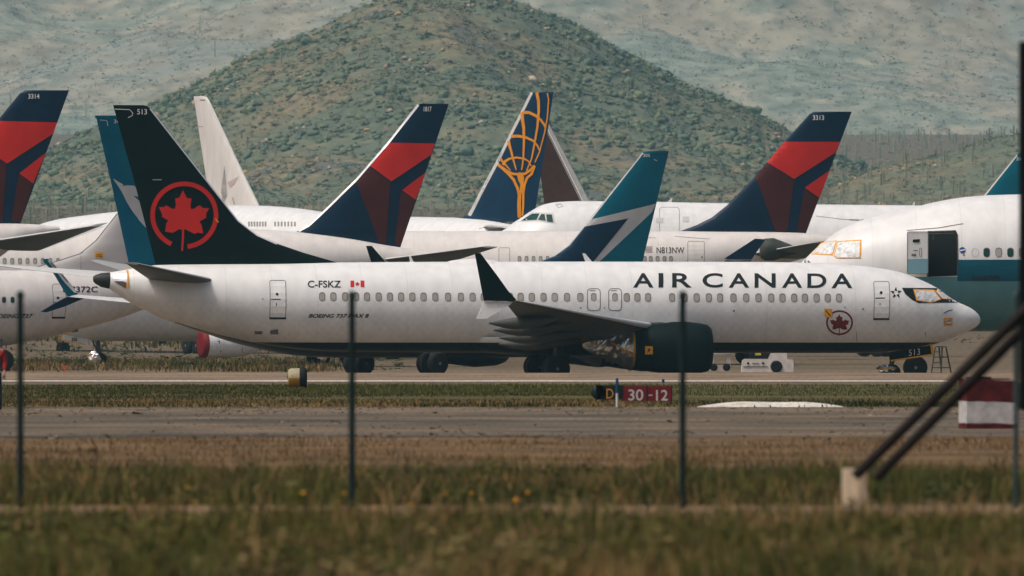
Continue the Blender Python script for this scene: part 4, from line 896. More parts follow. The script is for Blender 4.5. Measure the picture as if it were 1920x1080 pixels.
p.sub('seam', [stroke2([(1150,445),(1230,446)], .6), stroke2([(1265,443),(1330,448)], .6)], [M_line, M_line], y0=2.7)
for x_ in list(np.arange(974, 1040, 13.2)) + [1209,1220,1233,1246,1258]: p.window(x_, 485.5, 7, 11)
p.door(1289,452,1321,492, 3, .9, False, [ring2(1316,482,1.6,1.6,1.5,8)], M_cream, 2.7); p.door(935,464,956,492, 3, .9, False, [], M_cream, 2.7)
p.gear(63, 5.6, .7, 1.9); sg = p.ns
rl, rt, tl, tt = p.P(1404,477,sg*1), p.P(1512,484,sg*1), p.P(1525,455,sg*9), p.P(1546,452,sg*9)
for s_ in (sg, -sg): p.wing([(s_*.6, rl.x, rl.z, rt.x, rt.z), (s_*9.2, tl.x, tl.z, tt.x, tt.z)], [M_stripe, M_under], 'tailplane', 12, .10)
a = p.P(1424,468,sg*3.2); b = p.P(1500,468,sg*3.2)
mb = MB(); L_ = a.x-b.x; mb.lathe([(0,.3),(-.06,.55),(-.35,.72),(-.9,.74,.02),(-L_*.6,.5,.0),(-L_,.12,-.05)], (a.x, sg*3.6, a.z), 'x', 28); mb.build('fairing', mat('dark_grey_cover', (.05,.055,.045), .6, var=.3), p.root)
p.hidden_wings(63, 5.6, 56, 3.0, False, True, eng=False, dih=.05)
# 3314
p = Plane('airliner with navy and red tail numbered 3314 at the left edge', -700, 772, 2, True)
p.fuselage([(-1650,500),(-1560,450),(-1450,420),(-1300,417),(-300,417),(20,419),(75,421),(112,425)], [(-1650,575),(-1560,605),(-1400,610),(-500,610),(-300,590),(-60,520),(60,446),(112,433)], (-1690,535), mats=M_cream)
p.fin([(60,168.5),(47,169.5),(37,175),(0,220),(-60,292),(-120,352),(-180,395),(-240,417),(-260,425)], Z1([(518,77),(155,1070),(150,1090)]), [M_navy], tmax=.32)
delta_fin(p, [(-20,226.5),(107.5,229.5),(99,251),(13.5,306.5),(-40,272)], [(-41,275),(12.5,308),(4,417),(-20,417),(-50,325),(-62,298)], Z1([(344,545),(249,775),(145,700)]), Z1([(140,705),(244,775),(155,1062),(85,1060)]))
p.paint_fin(text2('3314', 53,74,176,185,.012), M_wtext, .02); p.fin_done('navy tail fin with red facets, numbered 3314')
sg = p.ns; rl, rt, tl, tt = p.P(-40,456,sg*1), p.P(72,470,sg*1), p.P(172,424,sg*9.4), p.P(204,417.5,sg*9.4)
for s_ in (sg, -sg): p.wing([(s_*.6, rl.x, rl.z, rt.x, rt.z), (s_*9.4, tl.x, tl.z, tt.x, tt.z)], [M_stripe, M_under], 'tailplane', 12, .12)
p.gear(63, 5.6, .7, 1.9)
# jumbo with the blue tail and gold figure
p = Plane('white jumbo jet with deep blue tail carrying a gold globe and figure', 600, 985, -58, True)
p.fuselage([(60,440),(85,420.5),(120,410),(170,403),(220,397),(340,388),(440,385),(500,386),(560,391),(600,397),(640,403),(700,405.5),(830,407.5),(900,410),(980,425),(1030,440)], [(45,590),(70,612),(150,622),(600,600),(800,575),(900,540),(960,500),(1030,460)], (30,520), mats=M_white, R_max=3.3)
A6 = lambda pts: [(880+x/4.153, 160+y/4.153) for x, y in pts]
p.fin(A6([(505,50),(490,52),(420,195),(330,375),(220,600),(100,820),(30,960),(0,1010),(-70,1030),(-120,1042),(-140,1060)]), A6([(655,52),(600,420),(515,960),(500,1060)]), [M_atlas], tk=.05, tmax=.4)
p.paint_fin(stroke2(A6([(489,56),(418,200),(328,380),(218,605),(100,825),(30,965),(2,1012)]), 5.0, 6.5), M_stripe, .02)
g = [stroke2(A6(a), w0, w1) for a, w0, w1 in [
 ([(405,230),(430,210),(470,212),(520,235),(560,268),(590,310),(600,335)], 6.5, 3.5), ([(328,398),(380,395),(440,403),(500,430),(535,470),(550,505)], 6.2, 2.5), ([(265,620),(285,590),(320,570),(370,562),(430,570),(465,590),(487,630)], 5.2, 2.2),
 ([(530,55),(543,120),(545,200),(535,320),(515,440),(490,570),(450,665)], 6, 2.2), ([(612,60),(622,110),(612,250),(590,370),(550,520),(515,600)], 2.2, 2.4), ([(415,232),(428,330),(430,440),(425,570),(412,660)], 6.2, 2.2), ([(310,435),(330,510),(350,590),(370,660)], 5.5, 2), ([(245,568),(275,605),(325,662)], 5, 2),
 ([(228,615),(262,645),(310,690),(350,735),(380,800),(392,850)], 5.4, 5.0), ([(262,640),(300,668),(345,690),(395,692),(440,688),(480,660),(515,625)], 4.5, 5), ([(512,628),(490,690),(455,720),(435,770),(425,840)], 4.5, 4.5),
 ([(390,840),(385,930),(388,1030)], 3.5, 3.2), ([(402,830),(400,920),(402,1030)], 4, 3), ([(425,830),(424,930),(418,1015)], 4.5, 3.4)]]
p.paint_fin(merge2(*g), M_gold, .03, .6); p.paint_fin(poly2(A6([(375,690),(400,675),(425,690),(432,720),(425,780),(430,840),(395,840),(402,770),(385,735)])), M_gold, .036, .6)
p.fin_done('deep blue tail fin with a gold globe on a figure')
for x0_, n_ in ((467,7), (516,7)):
    for k in range(n_): p.window(x0_+k*(5.2 if x0_ < 500 else 6.2), 420, 3.2, 9, r=1)
p.wing([(p.ns*1, p.P(905,425,p.ns).x, p.P(905,425,p.ns).z, p.P(960,430,p.ns).x, p.P(960,430,p.ns).z), (p.ns*7, p.P(955,428,p.ns*7).x, p.P(955,428,p.ns*7).z, p.P(975,428,p.ns*7).x, p.P(975,428,p.ns*7).z)], [M_stripe, M_under], 'tailplane'); p.gear(68, 6.5, .62, 1.5)
# white jumbo nose with green cockpit glass
p = Plane('white jumbo jet showing its humped nose and green cockpit windows', 1780, 932, 4, True)
p.fuselage([(915,512),(925,452),(936,436),(948,429),(962,418),(976,409),(995,396),(1021,383),(1047,378.5),(1090,377),(1200,377.5),(1258,379),(1500,383),(1840,386),(2600,392)], [(920,570),(960,590),(1100,602),(2600,602)], (908,540), mats=M_white, R_max=3.2)
A8 = lambda pts: [(820+x/3.085, 150+y/3.085) for x, y in pts]
p.sub('cockpit_surround', [poly2(A8([(472,822),(545,765),(672,768),(680,828),(560,816)]))], [M_stripe], off=.02, cell=.2, y0=1.5)
for pl in ([(484,814),(547,772),(590,772),(574,808)], [(582,808),(600,775),(620,775),(627,814)], [(634,818),(629,777),(662,778),(670,822)]):
    p.sub('cockpit_window', [poly2(A8(pl))], [M_glass], off=.045, cell=.2, y0=1.5)
p.sub('hatch', [stroke2(A8([(685,722),(715,718),(727,730),(700,738),(685,722)]), .9)], [M_line], off=.02, y0=.8); p.door(1236,388,1274,436, 6, .9, False, [], M_white, 3.0)
p.sub('placard', [poly2([(1230,408),(1244,408),(1244,418),(1230,418)]), poly2([(1280,406),(1292,406),(1292,416),(1280,416)])], [M_stripe, M_stripe], y0=3.0)
pass
for poly in ([(1258,372),(1261,371),(1259,381),(1250,381)], [(1712,382),(1715,378),(1715,390),(1708,390)]): p.plate('antenna', poly, 0, .04, M_white)
p.sub('seam', [stroke2([(1530,405),(1580,411),(1620,413),(1660,407)], .7), stroke2([(1592,412),(1611,412.5)], 1.6), stroke2([(1614,412.5),(1625,411.5)], 1.6)], [M_line, M_text, M_text], y0=2.0)
p.sub('seam', [stroke2(A8([(240,860),(300,845),(380,855),(395,862)]), .9)], [M_line], y0=1.5)
p.gear(60, 6.5, .62, 1.5, at=.46)
# plain white narrow tail
p = Plane('airliner with bare off-white tapering tail and faded markings before the hill', 560, 1065, -52, False)
p.fuselage([(720,430),(690,405),(600,398),(430,396),(380,398),(340,404)], [(720,560),(690,590),(600,610),(480,560),(400,470),(340,420)], (740,500), mats=M_cream)
p.fin([(380,180),(388,182),(393,190),(440,290),(486,386),(495,402)], [(363,180.5),(386,330),(397,404)], [M_cream], tmax=.3)
p.paint_fin(merge2(poly2([(421,310),(424,340),(426,368),(418,384),(415,360)]), stroke2([(436,370),(440,383)], 2)), mat('faded_grey_mark', (.33,.31,.30), .5, var=.3)); p.paint_fin(poly2([(427,342),(448,331),(440,345),(431,352)]), mat('faded_pink_mark', (.52,.40,.39), .5))
p.paint_fin(stroke2([(372,237),(381,237.5)], .8), M_line); p.paint_fin(poly2([(374,187),(385,186.5),(385,188.5),(376,188.5)]), M_line); p.paint_fin(stroke2([(392,194),(438,291),(484,386)], 1.2), M_stripe)
p.fin_done('bare off-white tail fin'); p.gear(50, 5, .6)
# brown tail
p = Plane('airliner with dark brown tail edged in grey, behind the gold globe tail', 1230, 1060, -30, False)
p.fuselage([(1430,460),(1410,430),(1380,402),(1330,392),(1100,390),(1010,392),(970,397)], [(1430,520),(1410,560),(1300,590),(1160,590),(1080,540),(1000,450),(970,415)], (1445,490), mats=M_cream)
p.fin([(1010,208),(1018,209),(1022,216),(1031,234),(1105,376),(1114,396)], [(993,209),(1014,331),(1023,398)], [M_brown], tmax=.3)
p.paint_fin(poly2([(1020,213),(1031,235),(1104,375),(1108,384),(1098,384),(1094,377),(1026,240)]), M_grey, .016); p.paint_fin(stroke2([(1021,230),(1093,377)], 1.6), M_wtext, .02); p.paint_fin(stroke2([(1018,230),(1090,378)], .8), M_stripe, .02)
p.fin_done('dark brown tail fin with grey edge'); p.gear(46, 4, .6)
# teal tail corner at right and its winglet
p = Plane('airliner showing a dark teal tail corner above the white nose with an open door', 1475, 800, 5, True)
p.fuselage([(785,575),(815,545),(860,520),(960,509),(1600,508),(1860,510),(1960,525)], [(785,615),(815,633),(900,638),(1500,638),(1700,612),(1850,570),(1960,545)], (768,595), mats=M_white)
p.fin([(1915,286),(1909,287),(1905,291),(1846,366),(1800,425),(1770,465),(1700,505),(1690,515)], [(1956,286),(1912,500),(1910,518)], [M_teal])
p.paint_fin(stroke2([(1907,291),(1847,366),(1800,426)], 2.6), M_stripe); p.paint_fin(text2('306', 1905.5,1918,294.5,301,.015), M_wtext); p.fin_done('dark teal tail fin')
sg = p.ns; xn = p.nose.x; tl, tt = p.P(1362,486.5,sg*17), p.P(1408,487.5,sg*17)
wo = p.wing([(sg*1.4, xn-13.4, 2.6, xn-21, 2.5), (sg*17, tl.x, tl.z, tt.x, tt.z)], [M_stripe, M_under]); p.plate('winglet', [(1357,485.5),(1415,447.5),(1435,448.5),(1409,486.5)], sg*17, .05, M_wj_navy, .1, wo)
p.hidden_wings(39.5, 4.0, 30, 2.4, False, True, eng=False); p.gear(39.5, 4.0, .57)

# ================================================================== wide airliner nose at right with open door
p = Plane('white wide-body with teal lower hull, foil covered windscreen and an open cabin door', 1960, 613, 1.5, True)
M_v = body_paint('white_paint_teal_hull', (.76,.75,.73), (.095,.265,.295), p.P(1800,519,p.ns*3.1).z, None)
p.fuselage([(1485,520),(1497,498),(1510,485),(1540,457),(1577,430),(1615,413),(1665,399.5),(1715,388),(1765,376.5),(1815,369),(1865,365.5),(1912,364.5),(2100,364),(2900,364)], [(1488,562),(1505,583),(1540,603),(1600,615),(1700,620.5),(1830,621.5),(2900,621.5)], (1480,543), mats=M_v, wk=1.0)
for pl in ([(1521,477),(1540,454),(1569,450.5),(1561,478)], [(1563,479.5),(1570,452),(1615,449),(1613.5,483.5),(1569,484.5)]):
    c_ = (sum(a for a, b in pl)/len(pl), sum(b for a, b in pl)/len(pl)); inn = [(c_[0]+(a-c_[0])*.91, c_[1]+(b-c_[1])*.88) for a, b in pl]
    p.sub('windscreen_cover', [poly2(pl), poly2(inn)], [M_tape, M_pfoil], off=.03, cell=.2, y0=2.0)
p.sub('door_opening', [poly2([(1739,434.5),(1791,432.5),(1794.5,437),(1795,517),(1740,519)])], [M_hole], off=.015, cell=.2, y0=3.0)  # flat patch on the hull; the unlit cabin is only its black colour
p.sub('door_surround', [merge2(stroke2([(1739,434),(1792,432.5),(1795,440),(1795,517)], 2.0), stroke2([(1739.5,434),(1738,475),(1739.5,519)], 3.2), stroke2([(1742,438),(1790,437)], 1.2), stroke2([(1749.5,441),(1749.5,450)], 1))], [mat('door_seal', (.07,.065,.05), .7, var=.5, scale=9)], off=.03, cell=.2, y0=3.0)
mb = MB(); ns = p.ns; out = 3.28
dp = rrect(1720.5,474,40,80,4); p.plate('', dp, ns*out, .06, M_v, mb=mb, build=False)
for fl, m_ in ((poly2([(1700.8,486),(1739,485),(1739,511),(1736,513.6),(1705,513.6),(1700.8,510)]), 1), (frame2(1720.5,474,40,80,4,1.1), 2), (poly2([(1712,449),(1725,448.5),(1724,454.5),(1711,454.5)]), 3), (frame2(1726,473,5,17,2.2,1), 2), (stroke2([(1713,470),(1719,469.5),(1720,471)],1.4), 3), (poly2([(1709,476),(1718,476),(1718,480),(1709,480)]), 2)):
    mb.add([tuple(p.P(a, b, ns*(out+.075+.004*m_))) for a, b in fl[0]], fl[1], m_, False)
mb.build('open_door', [M_white, mat('pale_blue_door_panel', (.20,.36,.42), .5), M_line, M_text], p.root, 'open white cabin door with pale blue lower half')
p.sub('stripe', [poly2([(1795,487),(2100,486.3),(2100,527),(1795,527)])], [mat('deep_teal_stripe', (.006,.085,.125), .42, var=.08)], off=.012, cell=.2, y0=3.0)
p.sub('lettering', [text2('B-KTERRA', 1822,1875,517,525.5,.02)], [mat('dark_plum_lettering', (.035,.03,.045), .6)], off=.02, y0=3.0) if False else p.sub('patch', [poly2([(1822,517.5),(1875,517),(1875,526),(1822,526)])], [mat('painted_over_patch', (.02,.05,.07), .6, var=.5, scale=12)], off=.02, y0=3.0)
p.sub('emblem', [poly2(rrect(1804.5,469,11.5,11.5,5.6,6)), stroke2([(1799.5,470),(1809.5,468)], 2.2)], [mat('blue_roundel', (.02,.07,.25), .5), M_wtext], off=.016, y0=3.0)
p.sub('vent_port', [poly2(rrect(1807,477.5,3.5,3.5,1.4))], [M_ring], y0=3.0); p.sub('seam', [stroke2([(1700,432),(1760,427),(1806,419)], 1.1)], [M_line], y0=2.6)
p.sub('seam', [frame2(1828,473,13,16,6,.8)], [M_stripe], y0=3.0)
for x_, m_ in ((1850,M_glass),(1872.5,M_shade),(1894.5,M_glass),(1916.5,M_shade)): p.window(x_, 473, 12.5, 17.5, [M_ring, m_])
p.sub('sensor', [poly2([(1508,489),(1512,484),(1520,493),(1508,494)])], [M_text], off=.03, cell=.2, y0=1.0)
p.wheel_set('nose_gear', p.P(1716,687,0).x, 0, 2.6, .54, 2, 0, .34)
xn = p.nose.x; p.wing([(p.ns*2, xn-22, 3.2, xn-36, 3.0), (p.ns*10, xn-27, 4.0, xn-36, 3.9), (p.ns*28, xn-42, 6, xn-44, 6)]); p.wing([(-p.ns*2, xn-22, 3.2, xn-36, 3.0), (-p.ns*28, xn-42, 6, xn-44, 6)])

# ================================================================== fence, posts, signs and small things
M_post = mat('dark_green_steel', (.010,.026,.026), .5, .2, var=.2, scale=5)
M_post2 = mat('weathered_steel', (.045,.075,.08), .5, .2, var=.2, scale=5)
DF = 124.0; zf = float(zg(DF)); fx = lambda px: (px-960)*DF/F
fence = thing('chain_link_fence', 'chain link fence on thin dark steel posts across the whole foreground', 'fence', (0, DF, zf))
ztop = Wp(0, 556, DF).z - zf
for px, m_, r_ in ((38, M_post, .031), (660, M_post, .031), (1280, M_post, .031), (1905, M_post2, .024)):
    mb = MB(); mb.tube((fx(px), 0, -.05), (fx(px), 0, ztop), r_, r_, 14); mb.lathe([(ztop-.01, r_*1.25), (ztop+.03, r_*1.2), (ztop+.055, r_*.5)], (fx(px), 0, 0), 'z', 14); mb.build('post', m_, fence)
mb = MB(); sp = .062; hgt = ztop-.03; x0, x1 = fx(-160), fx(2080); k = 0; x = x0-hgt
while x < x1:
    for a, b in (((x, -.045, 0), (x+hgt, -.045, hgt)), ((x+hgt, -.049, 0), (x, -.049, hgt))):
        e_ = Vector((.0007, 0, -.0007 if b[0] > a[0] else .0007)); mb.add([Vector(a)-e_, Vector(a)+e_, Vector(b)+e_, Vector(b)-e_, Vector(a)+Vector((0,.0015,0)), Vector(b)+Vector((0,.0015,0))], [(0,1,2,3),(1,4,5,2),(4,0,3,5)], 0, False)
    x += sp*1.414
mb.build('wire_mesh', mat('galvanised_wire', (.030,.034,.032), .7, .0), fence)
# sign board back at right edge with braces on a concrete footing
DB = 119.0; bx = lambda px: (px-960)*DB/F; zb_ = float(zg(DB))
sgn = thing('sign_board', 'tall dark sign board at the right edge propped by twin steel braces', 'sign board', (bx(1960), DB, zb_)); base = Vector((bx(1960), DB, zb_))
M_steel = mat('dark_brown_steel', (.005,.006,.006), .6, .1, var=.3, scale=4)
mb = MB(); pz0, pz1 = Wp(0, 770, DB).z-zb_, Wp(0, 78, DB).z-zb_; xl = bx(1911.5)-base.x; mb.box(((xl+1.2)/2, .06, (pz0+pz1)/2), (1.2-xl, .06, pz1-pz0)); mb.build('panel', M_steel, sgn)
mb = MB(); mb.tube((.05, .15, 0), (.05, .15, pz1-.1), .07, .07, 12); mb.build('post', M_steel, sgn); mb = MB(); mb.tube((1.0, .15, 0), (1.0, .15, pz1-.1), .07, .07, 12); mb.build('post', M_steel, sgn)
for (a, da), (b, db), r_ in ((((1603, 893), 118.6), ((1945, 560), 118.9), .045), (((1642, 897), 119.4), ((1950, 585), 119.2), .045)):
    mb = MB(); mb.tube(Wp(*a, da)-base, Wp(*b, db)-base, r_, r_*1.12, 14); mb.build('brace', mat('rusty_dark_steel', (.013,.009,.007), .8, .0, var=.4, scale=5), sgn)
mb = MB(); c_ = Wp(1604.5, 918, 118.8)-base; mb.box((c_.x, c_.y, c_.z), (.205, .20, .36), 0, None, .96)
fo = mb.build('footing', mat('stained_concrete', (.62,.49,.34), .85, var=.5, scale=7, stretch=(3,3,.45)), sgn)
mb = MB(); mb.box((c_.x, c_.y+.8, c_.z), (.205, .20, .36), 0, None, .96); mb.build('footing', fo.data.materials[0], sgn)
# red and white concrete marker block with lamp
D_ = 244.0; s_ = F/D_; zb_ = float(zg(D_)); blk = thing('marker_block', 'chipped red and white painted concrete block with a lamp on top', 'barrier', ((1853-960)/s_, D_, zb_), (0, 0, R(9)))
M_rb = mat('flaking_red_paint', (.085,.009,.010), .75, var=.6, scale=3.5); M_wb = mat('chipped_white_paint', (.50,.48,.46), .75, var=.22, scale=5)
def band(z0, z1, m_, nm, wob):
    mb = MB(); k = 14; v = []
    W2, D2 = .475, .40
    ring = [(-W2+2*W2*i/k, -D2) for i in range(k)] + [(W2, -D2+2*D2*i/6) for i in range(6)] + [(W2-2*W2*i/k, D2) for i in range(k)] + [(-W2, D2-2*D2*i/6) for i in range(6)]
    for z, wb in ((z0, wob[0]), (z1, wob[1])):
        for x, y in ring: v.append((x*(1-.02*z), y*(1-.02*z), z + (float(fbm(np.array(x*5+z), np.array(y*5+3), 3))-.5)*wb - .03*x*(1 if wb else 0)))
    n = len(ring); mb.add(v, [(i, (i+1) % n, n+(i+1) % n, n+i) for i in range(n)], 0, False); mb.add(v[n:], [tuple(range(n))], 0, False); return mb.build(nm, m_, blk)
band(0, .11, M_rb, 'red_base', (0, .06)); band(.10, .50, M_wb, 'white_band', (.06, .05)); band(.495, .90, M_rb, 'red_top', (.05, .02))
mb = MB(); mb.box((-.18, 0, .93), (.42, .25, .05)); mb.tube((-.22, 0, .94), (-.22, 0, 1.06), .035, .035, 10); mb.box((.12, 0, .915), (.5, .4, .02)); mb.build('lamp', M_dark, blk)
# runway holding sign
D_ = 345.0; s_ = F/D_; zb_ = float(zg(D_)); rs = thing('runway_sign', 'low airfield sign reading D on black and 30-12 on red', 'sign', ((1187-960)/s_, D_, zb_))
sx = lambda px: (px-1187)/s_; sz = lambda py: Wp(0, py, D_).z-zb_
M_sr = mat('sign_red', (.17,.013,.018), .5, var=.12); M_sb = mat('sign_black', (.012,.018,.018), .5)
def face(x0, x1, y0, y1, m_): mb = MB(); mb.box(((sx(x0)+sx(x1))/2, 0, (sz(y0)+sz(y1))/2), (sx(x1)-sx(x0), .22, sz(y0)-sz(y1))); return mb.build('panel', m_, rs)
f1 = face(1117, 1166.5, 722.5, 749, M_sb); f2 = face(1167.2, 1213, 723.5, 752, M_sr); f3 = face(1213.3, 1259, 724, 752, M_sr)
def sgtext(t_, x0, x1, yt, yb, m_, par, b_=.0):
    v, f = text2(t_, x0, x1, yt, yb, b_); mb = MB(); mb.add([(sx(a), -.116, sz(b)) for a, b in v], f, 0, False); mb.build('lettering', m_, par)
sgtext('D', 1137, 1150, 729, 747, M_gold, f1); sgtext('30', 1178, 1206, 730, 751, M_stripe, f2, .012); sgtext('-', 1216, 1223, 740, 742, M_stripe, f3); sgtext('12', 1230, 1252, 731, 751, M_stripe, f3, .012)
mb = MB()
for px in (1118, 1166.8, 1213.1, 1259.5): mb = MB(); mb.box((sx(px), 0, (sz(722)+sz(752))/2), (.03, .25, sz(722)-sz(752)+.01)); mb.build('divider', M_sb, rs)
mb = MB(); mb.lathe([(-.11,.0),(-.11,.19),(.11,.19),(.11,0)], (sx(1122), 0, (sz(722)+sz(749))/2), 'y', 20, 0, False); mb.build('end_cap', M_sb, rs)
for px in (1130, 1190, 1245): mb = MB(); mb.tube((sx(px), 0, 0), (sx(px), 0, sz(749)+.02), .03, .03, 8); mb.build('leg', M_strut, rs)
# blue and white marker pole, blue marker
M_blue = mat('marker_blue', (.006,.06,.13), .5); M_wm = mat('marker_white', (.60,.58,.54), .6, var=.1)
def marker(px, pt, pm, pb, D, r, m0, m1, label):
    z = float(zg(D)); s_ = F/D; o = thing('edge_marker', label, 'marker pole', ((px-960)/s_, D, z)); h = lambda y: max(Wp(0, y, D).z-z, .0)
    mb = MB(); mb.tube((0,0,h(pm)), (0,0,h(pt)), r, r, 12); mb.lathe([(h(pt)-.005,r*1.1),(h(pt)+.03,r*.6)], (0,0,0), 'z', 12); mb.build('blue_sleeve', m0, o); mb = MB(); mb.tube((0,0,0), (0,0,h(pm)+.002), r*.92, r*.92, 12); mb.build('pole', m1, o)
marker(1157, 711, 737, 768, 331, .036, M_blue, M_wm, 'blue topped white marker pole in front of the airfield sign')
marker(1243.5, 712, 718, 724, 466, .05, M_blue, M_tape, 'short blue and orange marker stub behind the red sign')
# taxiway light housing
D_ = 425.0; s_ = F/D_; z = float(zg(D_)); tl_ = thing('taxiway_light', 'yellow and cream light housing with a black hood beside the taxiway', 'airfield light', ((558-960)/s_, D_, z))
mb = MB(); mb.lathe([(-.30,.20),(-.28,.27),(-.2,.30),(.0,.31),(.08,.31)], (0, 0, .34), 'x', 28); v = mb.v; hs = mb.build('housing', [mat('cream_paint', (.40,.34,.22), .6, var=.15), mat('signal_yellow', (.36,.18,.012), .55, var=.15)], tl_)
for pgn in hs.data.polygons: pgn.material_index = 1 if pgn.center.z < .36 and pgn.center.x > -.27 else 0
mb = MB(); mb.lathe([(.06,.30),(.08,.34),(.24,.33),(.30,.27),(.28,.2)], (0, 0, .34), 'x', 28); mb.build('hood', M_dark, tl_)
mb = MB(); mb.lathe([(-.02,.09),(.02,.09)], (-.305,0,.4), 'x', 16); mb.build('lens', mat('brown_glass', (.12,.08,.05), .3), tl_)
mb = MB(); mb.tube((0,0,0), (0,0,.1), .05, .05, 10); mb.box((0,0,.02), (.25,.2,.04)); mb.build('leg', M_strut, tl_)
# orange pin flag
D_ = 556.0; z = float(zg(D_)); fl_ = thing('pin_flag', 'tiny orange pin flag in the grass at left', 'flag', ((121-960)*D_/F, D_, z)); mb = MB(); mb.tube((0,0,0), (0,0,.62), .008, .008, 6); mb.build('pole', M_strut, fl_)
h0 = Wp(0,692,D_).z-z; h1 = Wp(0,685,D_).z-z; mb = MB(); mb.box((-.02,0,(h0+h1)/2), (.13,.012,h1-h0)); mb.tube((0,0,0), (0,0,h1), .01, .01, 6); mb.build('flag', mat('fluorescent_orange', (.65,.10,.03), .6), fl_)
# low white painted mound
D_ = 332.0; s_ = F/D_; mb = MB(); k = 40; v = []
for i in range(k+1):
    f = i/k; xx = ((1305+280*f)-1445)/s_; hh = .165*(math.sin(math.pi*f)**.8)*(.9+.15*math.sin(9*f)); 
    v += [(xx, -.7, 0), (xx, -.35, hh*.7), (xx, 0, hh), (xx, .5, 0)]
mb.add(v, [(4*i+j, 4*i+4+j, 4*i+5+j, 4*i+1+j) for i in range(k) for j in range(3)], 0, True)
wm = mb.build('concrete_hump', mat('whitewashed_concrete', (.58,.53,.47), .85, var=.2, scale=4)); wm.location = ((1445-960)/s_, D_, float(zg(D_))+.005); tag(wm, 'long low whitewashed concrete hump on the edge of the grass strip', 'concrete slab')
# airport tug under the belly
D_ = 690.0; s_ = F/D_; z = float(zg(D_)); tg = thing('baggage_tug', 'small white airport tug with dark cab seen under the black belly', 'tug', ((1438-960)/s_, D_, z)); tx = lambda px: (px-1438)/s_; tz = lambda py: Wp(0, py, D_).z-z
def prof(name, pts, y0, y1, m_, par):
    mb = MB(); n = len(pts); v = [(tx(a), y0, tz(b)) for a, b in pts] + [(tx(a), y1, tz(b)) for a, b in pts]
    mb.add(v, [tuple(range(n)), tuple(range(2*n-1, n-1, -1))] + [(i, (i+1) % n, n+(i+1) % n, n+i) for i in range(n)], 0, False); o = mb.build(name, m_, par)
    bv = o.modifiers.new('soft', 'BEVEL'); bv.width = .03; bv.segments = 2; return o
bo = prof('body', [(1391,700),(1391,690),(1393,676),(1397,674),(1440,674),(1446,661),(1473,661),(1475,674),(1486,676),(1487,700)], -.75, .75, mat('tug_white', (.66,.60,.54), .6, var=.15, scale=3), tg)
cb = prof('cab', [(1405,673.5),(1406,655),(1444,655),(1446,673.5)], -.65, .65, M_dark, tg); mb = MB(); mb.box((tx(1421),-.67,tz(664)), (.3,.03,.12)); mb.build('number_plate', mat('yellow_plate', (.6,.5,.03), .6), cb)
for px in (1402, 1430): mb = MB(); mb.lathe([(-.02,.06),(.02,.06)], (tx(px), -.77, tz(681)), 'y', 14); mb.build('headlight', M_text, bo)
mb = MB(); mb.box((tx(1416),-.765,tz(687)), (1.25,.03,.03)); mb.box((tx(1416),-.765,tz(681)), (.35,.03,.03)); mb.build('trim', M_line, bo)
for px, wy in ((1455, .72), (1402, .55)):
    for yy in (-wy, wy): mb = MB(); mb.lathe([(-.12,.15),(-.14,.25),(-.08,.30),(.08,.30),(.14,.25),(.12,.15)], (tx(px), yy, .30), 'y', 24); mb.build('wheel', M_dark, tg)
mb = MB(); mb.box((tx(1481),0,tz(680)), (.35,1.3,.5)); mb.box((tx(1481),-.67,tz(687)), (.5,.06,.08), 0); mb.build('bumper', mat('tug_grey', (.30,.28,.26), .6), tg)
# white frame cart left of it
D_ = 705.0; s_ = F/D_; z = float(zg(D_)); ct = thing('equipment_cart', 'pale open frame cart between the dark engine and the tug', 'cart', ((1350-960)/s_, D_, z)); tx = lambda px: (px-1350)/s_; tz = lambda py: Wp(0, py, D_).z-z
M_cart = mat('cart_grey', (.42,.37,.33), .7, var=.2)
mb = MB()
for px, w_ in ((1334,10),(1366,8)): mb.box((tx(px),0,(tz(660)+tz(682))/2), (w_/s_,.8,tz(660)-tz(682)))
mb.box((tx(1350),0,tz(662)), (1.1,.9,.12)); mb.box((tx(1350),0,tz(690)), (1.1,.9,.35)); mb.build('frame', M_cart, ct)
for px in (1338,1362):
    for yy in (-.4,.4): mb = MB(); mb.lathe([(-.06,.1),(-.06,.2),(.06,.2),(.06,.1)], (tx(px), yy, .2), 'y', 18); mb.build('wheel', M_dark, ct)
# step ladder
D_ = 625.0; s_ = F/D_; z = float(zg(D_)); ld = thing('step_ladder', 'grey step ladder standing open behind the white nose', 'ladder', ((1764-960)/s_, D_, z)); tx = lambda px: (px-1764)/s_; tz = lambda py: Wp(0, py, D_).z-z; M_lad = mat('ladder_grey', (.055,.06,.058), .6)
def frame_(a, b, yb, yt, nr, nm):
    mb = MB(); t0, t1 = tz(650), 0
    for sx_ in (-1, 1): mb.tube((tx(a)+sx_*.24, yb, 0), (tx(b)+sx_*.16, yt, t0), .035, .035, 8)
    for i in range(nr): f = (i+1)/(nr+1); mb.box((tx(a)+(tx(b)-tx(a))*f, yb+(yt-yb)*f, t0*f), (.48-.14*f, .12, .04))
    mb.build(nm, M_lad, ld)
frame_(1754,1760,-.4,0,5,'step_frame'); frame_(1776,1767,.3,0,2,'rear_frame'); mb = MB(); mb.box((0,0,tz(650)), (.45,.3,.05)); mb.build('top_step', M_lad, ld)
